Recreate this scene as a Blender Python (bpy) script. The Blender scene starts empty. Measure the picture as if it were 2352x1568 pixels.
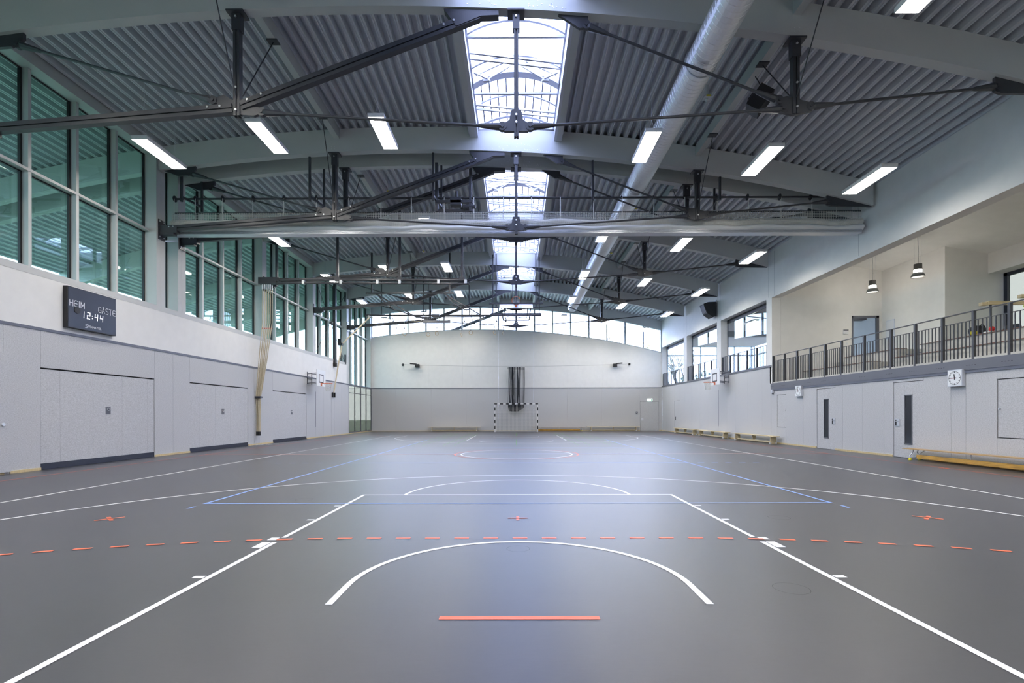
import bpy, math, random
from math import pi, sin, cos, sqrt, radians
from mathutils import Vector, Matrix
random.seed(7)
SC = bpy.context.scene
COL = SC.collection

# ------------------------------------------------------------------ mesh builder
class MB:
    def __init__(s): s.v = []; s.f = []; s.m = []; s.k = 0
    def add(s, vs, fs):
        n = len(s.v); s.v += [tuple(a) for a in vs]; s.f += [tuple(i+n for i in f) for f in fs]; s.m += [s.k]*len(fs); return s
    def box(s, x0, x1, y0, y1, z0, z1):
        if x0 > x1: x0, x1 = x1, x0
        if y0 > y1: y0, y1 = y1, y0
        if z0 > z1: z0, z1 = z1, z0
        return s.add([(x0,y0,z0),(x1,y0,z0),(x1,y1,z0),(x0,y1,z0),(x0,y0,z1),(x1,y0,z1),(x1,y1,z1),(x0,y1,z1)],
            [(0,3,2,1),(4,5,6,7),(0,1,5,4),(1,2,6,5),(2,3,7,6),(3,0,4,7)])
    def obox(s, c, ax, ay, az, hx, hy, hz):
        c = Vector(c); ax = Vector(ax).normalized()*hx; ay = Vector(ay).normalized()*hy; az = Vector(az).normalized()*hz
        vs = [c+a*ax+b*ay+d*az for d in (-1,1) for a, b in ((-1,-1),(1,-1),(1,1),(-1,1))]
        return s.add(vs, [(0,3,2,1),(4,5,6,7),(0,1,5,4),(1,2,6,5),(2,3,7,6),(3,0,4,7)])
    def bar(s, p, q, w, h, up=(0,0,1)):        # rectangular bar from p to q, h measured along up
        p = Vector(p); q = Vector(q); d = (q-p); L = d.length; d.normalize(); u = Vector(up)
        r = d.cross(u); 
        if r.length < 1e-6: r = d.cross(Vector((0,1,0)))
        r.normalize(); u = r.cross(d)
        return s.obox((p+q)/2, d, r, u, L/2, w/2, h/2)
    def tube(s, pts, r, n=8, cap=True, closed=False):
        pts = [Vector(p) for p in pts]; N = len(pts); rs = r if isinstance(r, (list, tuple)) else [r]*N
        base = len(s.v); prev = None; vs = []
        for i, p in enumerate(pts):
            if closed: d = pts[(i+1) % N]-pts[i-1]
            else: d = pts[min(i+1, N-1)]-pts[max(i-1, 0)]
            d.normalize()
            if prev is None:
                a = Vector((0,0,1)) if abs(d.z) < .9 else Vector((1,0,0))
                u = d.cross(a).normalized()
            else:
                u = (prev - d*prev.dot(d)).normalized()
            prev = u; w = d.cross(u)
            for k in range(n):
                t = 2*pi*k/n; vs.append(p+(u*cos(t)+w*sin(t))*rs[i])
        fs = []
        for i in range(N if closed else N-1):
            j = (i+1) % N
            for k in range(n):
                l = (k+1) % n; fs.append((i*n+k, i*n+l, j*n+l, j*n+k))
        if cap and not closed:
            fs.append(tuple(range(n))[::-1]); fs.append(tuple((N-1)*n+k for k in range(n)))
        return s.add(vs, fs)
    def disc(s, c, axis, r, h, n=20):          # short cylinder centred on c
        a = Vector(axis).normalized(); c = Vector(c)
        return s.tube([c-a*h/2, c+a*h/2], r, n)
    def prism(s, poly, fn):                     # poly of 2D points; fn(u,v,t) -> 3D, t in 0,1
        n = len(poly); vs = [fn(u, v, 0) for u, v in poly]+[fn(u, v, 1) for u, v in poly]
        fs = [tuple(range(n))[::-1], tuple(range(n, 2*n))]+[(i, (i+1) % n, n+(i+1) % n, n+i) for i in range(n)]
        return s.add(vs, fs)
    def lathe(s, prof, c=(0,0,0), n=24):        # prof of (r, z), around z
        vs = []; fs = []
        for r, z in prof:
            for k in range(n):
                t = 2*pi*k/n; vs.append((c[0]+r*cos(t), c[1]+r*sin(t), c[2]+z))
        for i in range(len(prof)-1):
            for k in range(n):
                l = (k+1) % n; fs.append((i*n+k, i*n+l, (i+1)*n+l, (i+1)*n+k))
        return s.add(vs, fs)
    def ball(s, c, r, sx=1, sy=1, sz=1, n=16):
        prof = [(max(1e-4, r*sin(pi*i/8)), -r*cos(pi*i/8)) for i in range(9)]
        m = MB(); m.lathe(prof, (0,0,0), n)
        return s.add([(c[0]+x*sx, c[1]+y*sy, c[2]+z*sz) for x, y, z in m.v], m.f)
    def quad(s, a, b, c, d): return s.add([a,b,c,d], [(0,1,2,3)])

def wloc(o):
    v = Vector((0,0,0))
    while o is not None: v += o.location; o = o.parent
    return v

def mesh_of(mb, name, mats, off, smooth=False):
    me = bpy.data.meshes.new(name)
    me.from_pydata([(x-off.x, y-off.y, z-off.z) for x, y, z in mb.v], [], mb.f)
    for m in (mats if isinstance(mats, (list, tuple)) else [mats]): me.materials.append(m)
    if any(mb.m): me.polygons.foreach_set('material_index', mb.m)
    if smooth: me.polygons.foreach_set('use_smooth', [True]*len(me.polygons))
    me.update(); return me

def meta(o, label=None, cat=None, group=None, kind=None):
    if label: o['label'] = label
    if cat: o['category'] = cat
    if group: o['group'] = group
    if kind: o['kind'] = kind
    return o

def thing(name, label, cat, loc=(0,0,0), group=None, kind=None):
    o = bpy.data.objects.new(name, None); COL.objects.link(o); o.location = loc; o.empty_display_size = .1
    return meta(o, label, cat, group, kind)

def part(mb, name, mat, parent, label=None, smooth=False, kind=None):   # world-coordinate geometry becomes a child
    off = wloc(parent)
    o = bpy.data.objects.new(name, mesh_of(mb, name, mat, off, smooth)); COL.objects.link(o); o.parent = parent
    return meta(o, label, None, None, kind)

def sub(mb, name, mat, parent, loc, **k):       # child whose own origin sits at loc (local to parent), geometry given round (0,0,0)
    o = bpy.data.objects.new(name, mesh_of(mb, name, mat, Vector((0,0,0)), k.pop('smooth', False))); COL.objects.link(o)
    o.parent = parent; o.location = loc
    return meta(o, k.get('label'))

def solo(mb, name, mat, label=None, cat=None, group=None, kind=None, smooth=False):
    xs = [v[0] for v in mb.v]; ys = [v[1] for v in mb.v]; zs = [v[2] for v in mb.v]
    c = Vector(((min(xs)+max(xs))/2, (min(ys)+max(ys))/2, min(zs)))
    o = bpy.data.objects.new(name, mesh_of(mb, name, mat, c, smooth)); COL.objects.link(o); o.location = c
    return meta(o, label, cat, group, kind)

def dup(o, loc=None, label=None, parent=None, rotz=None):
    c = o.copy(); COL.objects.link(c)
    if parent is not None: c.parent = parent
    if loc is not None: c.location = loc
    if rotz is not None: c.rotation_euler = (0,0,rotz)
    if label: c['label'] = label
    for ch in list(o.children): dup(ch, parent=c)
    return c

# ------------------------------------------------------------------ materials
def mat(name, col, rough=.5, metal=0, spec=.5, noise=None, bump=None, emit=None, coat=0):
    m = bpy.data.materials.new(name); m.use_nodes = True; nt = m.node_tree; b = nt.nodes['Principled BSDF']
    b.inputs['Base Color'].default_value = (*col, 1); b.inputs['Roughness'].default_value = rough
    b.inputs['Metallic'].default_value = metal; b.inputs['Specular IOR Level'].default_value = spec
    if coat: b.inputs['Coat Weight'].default_value = coat; b.inputs['Coat Roughness'].default_value = .36; b.inputs['Coat IOR'].default_value = 1.45
    if emit:
        b.inputs['Emission Color'].default_value = (*emit[0], 1); b.inputs['Emission Strength'].default_value = emit[1]
    tc = None
    if noise:                                    # (list of (scale, stretch), amount)
        tc = nt.nodes.new('ShaderNodeTexCoord'); cur = None
        for (sc, st) in noise[0]:
            mp = nt.nodes.new('ShaderNodeMapping'); mp.inputs['Scale'].default_value = st
            nz = nt.nodes.new('ShaderNodeTexNoise'); nz.inputs['Scale'].default_value = sc; nz.inputs['Detail'].default_value = 3
            nt.links.new(tc.outputs['Object'], mp.inputs[0]); nt.links.new(mp.outputs[0], nz.inputs['Vector'])
            if cur is None: cur = nz.outputs['Fac']
            else:
                a = nt.nodes.new('ShaderNodeMath'); a.operation = 'ADD'; nt.links.new(cur, a.inputs[0]); nt.links.new(nz.outputs['Fac'], a.inputs[1])
                h = nt.nodes.new('ShaderNodeMath'); h.operation = 'MULTIPLY'; h.inputs[1].default_value = .5; nt.links.new(a.outputs[0], h.inputs[0]); cur = h.outputs[0]
        rp = nt.nodes.new('ShaderNodeValToRGB'); k = noise[1]
        rp.color_ramp.elements[0].position = .32; rp.color_ramp.elements[1].position = .68
        rp.color_ramp.elements[0].color = (*[max(0, c*(1-k)) for c in col], 1); rp.color_ramp.elements[1].color = (*[min(1, c*(1+k)) for c in col], 1)
        nt.links.new(cur, rp.inputs[0]); nt.links.new(rp.outputs[0], b.inputs['Base Color'])
        if bump:
            bp = nt.nodes.new('ShaderNodeBump'); bp.inputs['Strength'].default_value = bump; bp.inputs['Distance'].default_value = .01
            nt.links.new(cur, bp.inputs['Height']); nt.links.new(bp.outputs[0], b.inputs['Normal'])
    return m

def glass_mat(name, tint, f0):
    m = bpy.data.materials.new(name); m.use_nodes = True; nt = m.node_tree
    for n in list(nt.nodes): nt.nodes.remove(n)
    out = nt.nodes.new('ShaderNodeOutputMaterial'); mx = nt.nodes.new('ShaderNodeMixShader')
    tr = nt.nodes.new('ShaderNodeBsdfTransparent'); tr.inputs[0].default_value = (*tint, 1)
    gl = nt.nodes.new('ShaderNodeBsdfGlossy'); gl.inputs['Roughness'].default_value = .0; gl.inputs['Color'].default_value = (.86,.97,.93,1)
    g = nt.nodes.new('ShaderNodeNewGeometry'); d = nt.nodes.new('ShaderNodeVectorMath'); d.operation = 'DOT_PRODUCT'
    nt.links.new(g.outputs['Normal'], d.inputs[0]); nt.links.new(g.outputs['Incoming'], d.inputs[1])
    def mth(op, a, b=None):
        n = nt.nodes.new('ShaderNodeMath'); n.operation = op
        for i, x in enumerate((a, b)):
            if x is None: continue
            if isinstance(x, (int, float)): n.inputs[i].default_value = x
            else: nt.links.new(x, n.inputs[i])
        return n.outputs[0]
    c = mth('ABSOLUTE', d.outputs['Value']); o = mth('SUBTRACT', 1.0, c); p5 = mth('POWER', o, 5.0)
    f = mth('ADD', mth('MULTIPLY', p5, 1-f0), f0)
    nt.links.new(f, mx.inputs[0]); nt.links.new(tr.outputs[0], mx.inputs[1]); nt.links.new(gl.outputs[0], mx.inputs[2])
    nt.links.new(mx.outputs[0], out.inputs[0]); return m

M = {}
M['floor'] = mat('grey_linoleum', (.030,.031,.038), .40, 0, .4, ([(1.6,(1,1,1)),(26,(.5,2.4,1))], .12), coat=.7)
M['white_paint'] = mat('white_wall_paint', (.80,.79,.77), .7, 0, .3, ([(3,(1,1,1))], .02))
M['felt'] = mat('grey_felt_panel', (.54,.545,.56), .9, 0, .15, ([(34,(1,1,2.2)),(120,(1,1,1))], .26))
M['grey_paint'] = mat('silver_grey_paint', (.58,.60,.60), .5, 0, .4)
M['column_paint'] = mat('warm_grey_paint', (.56,.565,.555), .5, 0, .4)
M['steel'] = mat('anthracite_steel', (.045,.047,.055), .42, .0, .5)
M['deck'] = mat('sheet_metal_deck', (.66,.685,.73), .40, .12, .5)
M['duct'] = mat('galvanised_duct', (.80,.81,.83), .36, .75, .5)
M['lead'] = mat('black_rubber', (.012,.013,.016), .6)
M['navy'] = mat('dark_blue_black', (.018,.022,.04), .35)
M['bolt'] = mat('zinc_bolt', (.75,.76,.78), .3, .7)
M['fascia'] = mat('anthracite_fascia', (.13,.135,.16), .4)
M['trim'] = mat('slate_trim', (.12,.13,.17), .45)
M['wood'] = mat('pale_plywood', (.66,.55,.34), .5, 0, .4, ([(5,(1,1,14))], .12))
M['base'] = mat('maple_baseboard', (.62,.50,.28), .5, 0, .4, ([(4,(1,6,1))], .1))
M['oldwood'] = mat('orange_pine', (.60,.34,.07), .4, 0, .5, ([(4,(1,1,8))], .22))
M['tanwood'] = mat('varnished_beech', (.50,.33,.15), .4, 0, .5, ([(4,(1,1,8))], .15))
M['seatwood'] = mat('dark_red_wood', (.16,.075,.055), .5)
M['concrete'] = mat('tier_concrete', (.52,.51,.47), .85, 0, .2, ([(6,(1,1,1)),(22,(1,1,1))], .12))
M['white_metal'] = mat('white_enamel', (.82,.82,.82), .4)
M['board'] = mat('backboard_white', (.85,.86,.88), .35)
M['orange'] = mat('hoop_orange', (.75,.20,.09), .4)
M['netwhite'] = mat('white_cord', (.75,.75,.73), .8)
M['netblack'] = mat('black_cord', (.02,.022,.03), .8)
M['netbeige'] = mat('beige_net', (.72,.71,.66), .9)
M['curtain'] = mat('grey_curtain_fabric', (.84,.85,.86), .7)
M['alu'] = mat('brushed_aluminium', (.66,.68,.73), .35, .4)
M['rope'] = mat('hemp_rope', (.60,.53,.40), .9, 0, .1, ([(40,(1,1,4))], .2))
M['lampface'] = mat('lamp_diffuser', (.9,.9,.9), .5, emit=((1.0,.955,.88), 31.0))
M['lampcase'] = mat('lamp_housing_white', (.80,.80,.80), .4)
M['pendant'] = mat('grey_pendant_metal', (.16,.16,.155), .4)
M['pendlit'] = mat('pendant_glow', (.9,.9,.9), .5, emit=((1.0,.94,.84), 24.0))
M['led'] = mat('led_digits', (.9,.9,1), .5, emit=((.9,.92,1.0), .8))
M['exit'] = mat('exit_lit', (.9,1,.95), .5, emit=((.80,1.0,.95), 1.0))
M['black'] = mat('matt_black', (.015,.015,.017), .55)
M['yellow'] = mat('signal_yellow', (.75,.65,.03), .5)
M['red'] = mat('signal_red', (.55,.02,.02), .4)
M['blue'] = mat('signal_blue', (.03,.06,.35), .5)
M['green'] = mat('bottle_green_cloth', (.02,.16,.10), .8)
M['lime'] = mat('lime_cloth', (.55,.70,.05), .8)
M['bagblack'] = mat('black_nylon', (.02,.021,.025), .7)
M['bagblue'] = mat('dark_blue_nylon', (.035,.05,.08), .6)
M['clockface'] = mat('clock_white', (.86,.87,.88), .4)
M['paper'] = mat('paper_white', (.75,.76,.78), .7)
M['line_white'] = mat('white_line_paint', (.80,.80,.80), .4)
M['line_blue'] = mat('blue_line_paint', (.22,.36,.72), .4)
M['line_red'] = mat('orange_red_line_paint', (.72,.15,.07), .4)
M['line_green'] = mat('green_line_paint', (.16,.34,.10), .4)
M['line_dark'] = mat('dark_ring_joint', (.05,.05,.055), .5)
M['pink_ceiling'] = mat('rosy_plaster', (.42,.32,.30), .8)
M['bark'] = mat('bark', (.16,.13,.11), .9)
M['leaf'] = mat('autumn_leaf', (.42,.36,.14), .8)
M['leafgreen'] = mat('green_leaf', (.10,.20,.09), .8)
M['ground'] = mat('worn_lawn', (.15,.19,.13), .9)
M['facade'] = mat('far_render', (.55,.55,.56), .9)
M['glass'] = glass_mat('window_glass', (.60,.74,.66), .10)
M['glass_clear'] = glass_mat('clear_glass', (.92,.96,.97), .05)
M['glass_dark'] = mat('dark_door_glass', (.03,.035,.045), .06, 0, .6)
M['glass_tint'] = glass_mat('dimmed_glass', (.29,.28,.22), .08)  # dim outdoors put into the tint, which also cuts the daylight
M['poly'] = glass_mat('skylight_sheet', (.66,.67,.72), .04)
M['skyframe'] = mat('white_skylight_frame', (.62,.63,.68), .4)
M['skybar'] = mat('grey_skylight_bar', (.20,.20,.22), .5)

# ------------------------------------------------------------------ camera
cam = bpy.data.cameras.new('camera'); co = bpy.data.objects.new('camera', cam); COL.objects.link(co); SC.camera = co
cam.sensor_width = 36; cam.sensor_fit = 'HORIZONTAL'; cam.lens = 36*1152.18/2352
cam.shift_x = -5.7/2352; cam.shift_y = 167.65/2352; cam.clip_start = .05; cam.clip_end = 500
co.matrix_world = Matrix.Translation((-.0188,-2.1508,1.269)) @ Matrix.Rotation(.00292, 4, 'Z') @ Matrix.Rotation(pi/2, 4, 'X') @ Matrix.Rotation(-.0021, 4, 'Z')

# ------------------------------------------------------------------ roof geometry
XL, XR, YB, YF = -11.06, 11.13, 36.15, -8.30
def zb(x): return 9.445-(56-sqrt(56*56-(x+2.9)**2))      # underside of the arched beams
def zt(x): return zb(x)+.705                              # underside of the deck
TY = [-2.91, 2.53, 7.98, 13.43, 14.41, 19.86, 25.31, 30.76]
BAYS = [(-8.36,-2.91),(-2.91,2.53),(2.53,7.98),(7.98,13.43),(13.43,14.41),(14.41,19.86),(19.86,25.31),(25.31,30.76),(30.76,36.25)]
SKY = {1, 2, 3, 5, 6, 7}                                  # bays with a roof light
# ------------------------------------------------------------------ floor and court markings
fl = solo(MB().box(XL-.3, XR+.3, YF-.2, YB+.2, -.12, 0), 'floor', M['floor'], kind='structure')
ZL = .0022
def q(mb, x0, x1, y0, y1, z=ZL): mb.quad((x0,y0,z),(x1,y0,z),(x1,y1,z),(x0,y1,z))
def arc(mb, cx, cy, r0, r1, a0, a1, n=64, z=ZL):
    for i in range(n):
        a, b = [radians(a0+(a1-a0)*(i+k)/n) for k in (0, 1)]
        mb.quad((cx+r0*cos(a),cy+r0*sin(a),z),(cx+r1*cos(a),cy+r1*sin(a),z),(cx+r1*cos(b),cy+r1*sin(b),z),(cx+r0*cos(b),cy+r0*sin(b),z))
w = MB()
for s in (-1, 1): q(w, s*7.5, s*7.55, -.05, 28.05)
q(w, -7.5, 7.5, 28, 28.05); q(w, -7.5, 7.5, -.05, 0); q(w, -7.65, 7.65, 13.975, 14.025)
arc(w, 0, 14, 1.75, 1.8, 0, 360, 96)
for e in (0, 1):                                          # near and far half
    Y = (lambda y: y) if e == 0 else (lambda y: 28-y)
    def qq(x0, x1, y0, y1, z=ZL): q(w, x0, x1, *sorted((Y(y0), Y(y1))), z)
    for s in (-1, 1):
        qq(s*2.40, s*2.45, 0, 2.845); qq(s*2.40, s*2.45, 3.03, 5.8)
        qq(s*2.46, s*2.55, 4.80, 4.855); qq(s*2.46, s*2.55, 3.88, 3.935); qq(s*2.46, s*2.55, 2.93, 3.035); qq(s*2.46, s*2.55, 2.63, 2.845); qq(s*2.46, s*2.55, 1.745, 1.80)
        qq(s*6.55, s*6.60, 0, 2.99); qq(s*1.25, s*1.30, 1.2, 1.575)
    qq(-2.40, 2.40, 5.75, 5.80)
    sg = 1 if e == 0 else -1
    arc(w, 0, Y(5.775), 1.75, 1.80, 0*sg, 180*sg); arc(w, 0, Y(1.575), 1.25, 1.30, 0, 180*sg, 72)
    a = math.degrees(math.asin(1.415/6.75)); arc(w, 0, Y(1.575), 6.70, 6.75, a*sg, (180-a)*sg, 120)
part(w, 'white_lines', M['line_white'], fl, 'white basketball court lines')
w = MB(); zB = ZL+.0006
for s in (-1, 1):
    q(w, s*4.45, s*4.5, 5, 23, zB); q(w, s*4.455, s*4.5, 4.64, 4.80, zB); q(w, s*4.455, s*4.5, 23.2, 23.36, zB)
for y in (5, 11, 14.1, 17, 22.95): q(w, -4.45, 4.45, y, y+.05, zB)
for s in (-1, 1):
    for k in range(5): q(w, s*(4.75+k*.36), s*(4.92+k*.36), 11, 11.05, zB)
part(w, 'blue_lines', M['line_blue'], fl, 'blue volleyball court lines')
w = MB(); zR = ZL+.0012
for s in (-1, 1): q(w, s*9.96, s*10.0, YF+2.4, 34, zR)
q(w, -9.96, 9.96, 33.96, 34, zR); q(w, -9.96, -1.8, 13.88, 13.93, zR); q(w, 1.8, 9.96, 13.88, 13.93, zR); arc(w, 0, 14, 1.95, 2.0, 0, 360, 96, zR)
q(w, -.5, .5, .95, 1.0, zR); q(w, -.5, .5, 26.95, 27.0, zR)
arcpts = []                                               # dashed nine metre line
L = 0
def nine(t):                                              # t arc length from the middle, signed
    s = 1 if t >= 0 else -1; t = abs(t)
    if t <= 1.5: return s*t, 3.0, 0.0
    a = (t-1.5)/9.0; return s*(1.5+9*sin(a)), -6+9*cos(a), -s*a
k = -38
for k in range(-38, 39):
    t = k*.30+.02
    for j in (0,):
        x0, y0, a0 = nine(t-.075); x1, y1, a1 = nine(t+.075)
        for e in (0, 1):
            pts = [(x0+.025*sin(a0), y0-.025*cos(a0)), (x1+.025*sin(a1), y1-.025*cos(a1)), (x1-.025*sin(a1), y1+.025*cos(a1)), (x0-.025*sin(a0), y0+.025*cos(a0))]
            if e: pts = [(x, 28-y) for x, y in pts][::-1]
            if max(p[0] for p in pts) < 9.96 and min(p[0] for p in pts) > -9.96: w.quad(*[(x, y, zR) for x, y in pts])
def cross(cx, cy, L, wd, ang):
    for a in (ang, ang+90):
        a = radians(a); d = Vector((cos(a), sin(a), 0)); n = Vector((-sin(a), cos(a), 0)); c = Vector((cx, cy, zR))
        w.quad(c-d*L-n*wd, c+d*L-n*wd, c+d*L+n*wd, c-d*L+n*wd)
cross(-5.0, 3.985, .15, .022, 45); cross(5.0, 3.985, .15, .022, 45); cross(0, 3.983, .12, .018, 0); cross(9.93, 9.46, .15, .022, 45); cross(0, 14, .07, .02, 0)
cross(-7.2, 32, .12, .03, 45); cross(7.2, 32, .12, .03, 45)
part(w, 'red_lines', M['line_red'], fl, 'orange red handball lines and crosses')
w = MB(); zG = ZL+.0018
for x in (2.57, 3.02, 3.88, 4.35):
    for s in (-1, 1): q(w, s*x-.018, s*x+.018, 18.5, 31.95, zG)
q(w, -.02, .02, 18.5, 23.2, zG); q(w, -.02, .02, 27.3, 32.0, zG)
part(w, 'green_lines', M['line_green'], fl, 'green badminton lines')
w = MB()
for x, y, r in ((0,2.59,.11),(1.98,1.5,.125),(-3.19,5.36,.125),(3.2,4.0,.125),(-3.2,8.9,.125),(4.8,14.5,.11),(-4.8,14.5,.11)): arc(w, x, y, r-.004, r, 0, 360, 40, ZL)
part(w, 'socket_covers', M['line_dark'], fl, 'round floor socket covers')

# ------------------------------------------------------------------ left wall
wl = thing('wall_left', None, None, (XL, 14, 0), kind='structure')
DL = [(9.47,13.14),(14.80,18.50),(20.60,24.25)]          # flush store-room gates
mb = MB(); g = .0035
def panels(mb, xa, xb, cuts, z0, z1, holes, ztop=2.39):
    for a, b in zip(cuts[:-1], cuts[1:]):
        inh = any(a >= h0-.001 and b <= h1+.001 for h0, h1 in holes)
        mb.box(xa, xb, a+g, b-g, (ztop if inh else z0), z1)
cuts = [-8.2,-6.9,-5.6,-4.3,-3,-1.7,-.4,.9,2.2,3.5,4.8,6.1,7.4,8.62,9.47,13.14,13.97,14.80,18.50,18.97,19.42,20.60,24.25,25.45,26.6,27.8,28.35,29.6,30.95]
panels(mb, XL-.06, XL, cuts, 0, 3.25, DL)
part(mb, 'lower_panels', M['felt'], wl, 'grey felt wall panels')
part(MB().box(XL-.45, XL-.10, YF, 30.95, -.05, 3.3), 'backing', M['black'], wl)
part(MB().box(XL-.45, XL, YF, 30.58, 3.305, 4.5), 'upper_band', M['white_paint'], wl, 'smooth white band above the panels')
solo(MB().box(XL-.05, XL+.012, YF, 30.95, 3.245, 3.31), 'trim_1', M['trim'], kind='structure')
solo(MB().box(XL-.45, XL+.004, YF, 30.58, 4.5, 4.66), 'trim_2', M['column_paint'], kind='structure')
mb = MB()
for a, b in [(YF,8.62),(8.75,9.46),(13.15,14.79),(18.51,20.59),(24.26,36.13)]: mb.box(XL-.02, XL+.022, a, b, .002, .062)
solo(mb, 'baseboard_left', M['base'], kind='structure')
def gate(n, y0, y1):
    d = thing('door_%d' % n, 'wide flush grey store gate in the left wall', None, (XL, (y0+y1)/2, 0), kind='structure')
    Wd = y1-y0; mb = MB(); c = [0, .51, 1.46, 2.43, 3.39, 3.67]
    c = [y0+k*Wd/3.67 for k in c]
    for a, b in zip(c[:-1], c[1:]): mb.box(XL-.07, XL-.012, a+(.012 if a == y0 else .002), b-(.012 if b == c[-1] else .002), .15, 2.355)
    part(mb, 'leaf', M['felt'], d); part(MB().box(XL-.06, XL-.006, y0+.012, y1-.012, .006, .148), 'kick_strip', M['navy'], d, 'black kick strip')
    h = part(MB().box(XL-.03, XL-.004, y0+1.86, y0+2.02, 1.30, 1.50), 'flush_handle', M['fascia'], d, 'recessed steel pull')
    r = MB().tube([Vector((XL+.004, y0+1.94+.045*cos(t), 1.43+.03*sin(t))) for t in [2*pi*i/14 for i in range(14)]], .008, 6, closed=True)
    part(r, 'ring_pull', M['bolt'], h)
for i, (a, b) in enumerate(DL): gate(i+1, a, b)
d = thing('door_4', 'grey felt cupboard door standing proud at the near left edge', None, (XL, 7.9, 0), kind='structure')
part(MB().box(XL, XL+.06, 7.0, 8.72, .05, 2.62), 'leaf', M['felt'], d); part(MB().disc((XL+.07, 8.55, 1.08), (1,0,0), .035, .03), 'knob', M['bolt'], d)
d = thing('door_5', 'narrow flush cupboard door behind the climbing ropes', None, (XL, 19.2, 0), kind='structure')
part(MB().box(XL-.02, XL+.004, 18.99, 19.40, .10, 2.55), 'leaf', M['felt'], d); part(MB().disc((XL+.01, 19.05, 1.1), (1,0,0), .02, .02), 'knob', M['bolt'], d)
d = thing('door_6', 'narrow flush cupboard door below the black rope box', None, (XL, 28.05, 0), kind='structure')
part(MB().box(XL-.02, XL+.004, 27.83, 28.32, .10, 2.30), 'leaf', M['felt'], d); part(MB().disc((XL+.01, 28.25, 1.0), (1,0,0), .02, .02), 'knob', M['bolt'], d)
mb = MB().box(XL-.02, XL+.003, 25.47, 25.51, .6, 2.55)
part(mb, 'lift_slot', M['trim'], wl, 'dark vertical slot below the basket')

# columns of two leaves, strips of window between them
for i, yc in enumerate([-8.2]+TY+[36.0]):
    mb = MB(); hw = .195 if i < 9 else .12
    z0 = 4.5 if i < 8 else 3.27
    mb.box(XL-.42, XL+.002, yc-hw, yc-.004, z0, 9.3); mb.box(XL-.42, XL, yc+.004, yc+hw, z0, 9.3)
    solo(mb, 'column', M['column_paint'], kind='structure')
def rail_bay(n, y0, y1, z0=4.66, full=False):
    W = thing('window_%d' % n, None, None, (XL-.39, (y0+y1)/2, z0), kind='structure')
    k = 4 if y1-y0 > 2 else 1; st = (y1-y0)/k; xg = XL-.385
    for i in range(1, k): part(MB().box(xg, XL-.21, y0+i*st-.04, y0+i*st+.04, z0, 9.3), 'mullion', M['column_paint'], W)
    if k > 1: part(MB().box(xg, XL-.20, y0, y1, 6.92, 6.985), 'transom', M['column_paint'], W)
    fr = MB()
    for i in range(k):
        a, b = y0+i*st, y0+(i+1)*st; a += .0 if i == 0 else .04; b -= .0 if i == k-1 else .04
        for (c, e) in ((z0, 6.92), (6.985, 9.3)):
            fr.box(xg-.03, xg+.03, b-.045, b, c, e); fr.box(xg-.03, xg+.01, a, a+.03, c, e); fr.box(xg-.03, xg+.02, a, b, e-.03, e); fr.box(xg-.03, xg+.01, a, b, c, c+.015)
            part(MB().box(xg-.035, xg-.020, a+.01, b-.01, c, e), 'pane', M['glass'], W)
    part(fr, 'gasket', M['black'], W, 'black glazing frame')
nwin = 0
for (a, b) in BAYS[:-1]:
    nwin += 1; rail_bay(nwin, a+.195, b-.195)
nwin += 1; rail_bay(nwin, 30.955, 35.88, 3.33)
# low glazed corner under the last bay
W = thing('window_%d' % (nwin+1), None, None, (XL-.05, 33.5, .06), kind='structure'); nwin += 1
fr = MB(); a0, b0 = 30.97, 36.12
for i in range(5):
    y = a0+(b0-a0)*i/4; fr.box(XL-.05, XL+.01, y-.03, y+.03, .06, 3.27)
fr.box(XL-.05, XL+.01, a0, b0, .06, .13); fr.box(XL-.05, XL+.005, a0, b0, 3.20, 3.30); fr.box(XL-.05, XL, a0, b0, 2.72, 2.76)
part(fr, 'frame', M['fascia'], W, 'dark metal frame')
for i in range(4):
    y = a0+(b0-a0)*i/4; part(MB().box(XL-.03, XL-.02, y+.03, y+(b0-a0)/4-.03, .13, 3.20), 'pane', M['glass_tint'], W)
solo(MB().box(XL-.10, XL+.012, 30.95, 36.15, 3.27, 3.33), 'trim_3', M['trim'], kind='structure')
# eave beam over the windows
solo(MB().box(XL-.42, XL-.002, YF, YB, 9.3, zt(XL)+.06), 'trim_4', M['grey_paint'], kind='structure')

# ------------------------------------------------------------------ back wall with arched clerestory
wb = thing('wall_back', None, None, (0, YB, 0), kind='structure')
mb = MB()
xs = [XL, -9.2, -6.5, -3.8, -1.33, 1.33, 3.9, 6.5, 9.45, 10.88, XR]
for a, b in zip(xs[:-1], xs[1:]): mb.box(a+.002, b-.002, YB, YB+.1, (2.24 if a == 9.45 else 0), 3.265)
part(mb, 'lower_panels', M['felt'], wb, 'grey felt wall panels')
mb = MB(); xs = [XL-.4, -6.7, -4.1, -1.33, 1.33, 3.9, 6.6, XR+.2]
for a, b in zip(xs[:-1], xs[1:]):
    pts = [(a+.002, 3.32)] + [(b-.002, 3.32)] + [(b-.002+(a-b+.004)*i/8, zb(b-.002+(a-b+.004)*i/8)-1.735) for i in range(9)]
    mb.prism(pts, lambda u, v, t: (u, YB+.1*t, v))
part(mb, 'upper_panels', M['white_paint'], wb, 'smooth white upper wall with arched top')
solo(MB().box(XL, XR, YB-.012, YB+.05, 3.262, 3.322), 'trim_5', M['fascia'], kind='structure')
mb = MB().box(XL, 9.44, YB-.02, YB+.02, .002, .06).box(10.89, XR, YB-.02, YB+.02, .002, .06)
solo(mb, 'baseboard_back', M['base'], kind='structure')
W = thing('window_%d' % (nwin+1), None, None, (0, YB, 6), kind='structure'); nwin += 1
sill = MB(); n = 32
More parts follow.
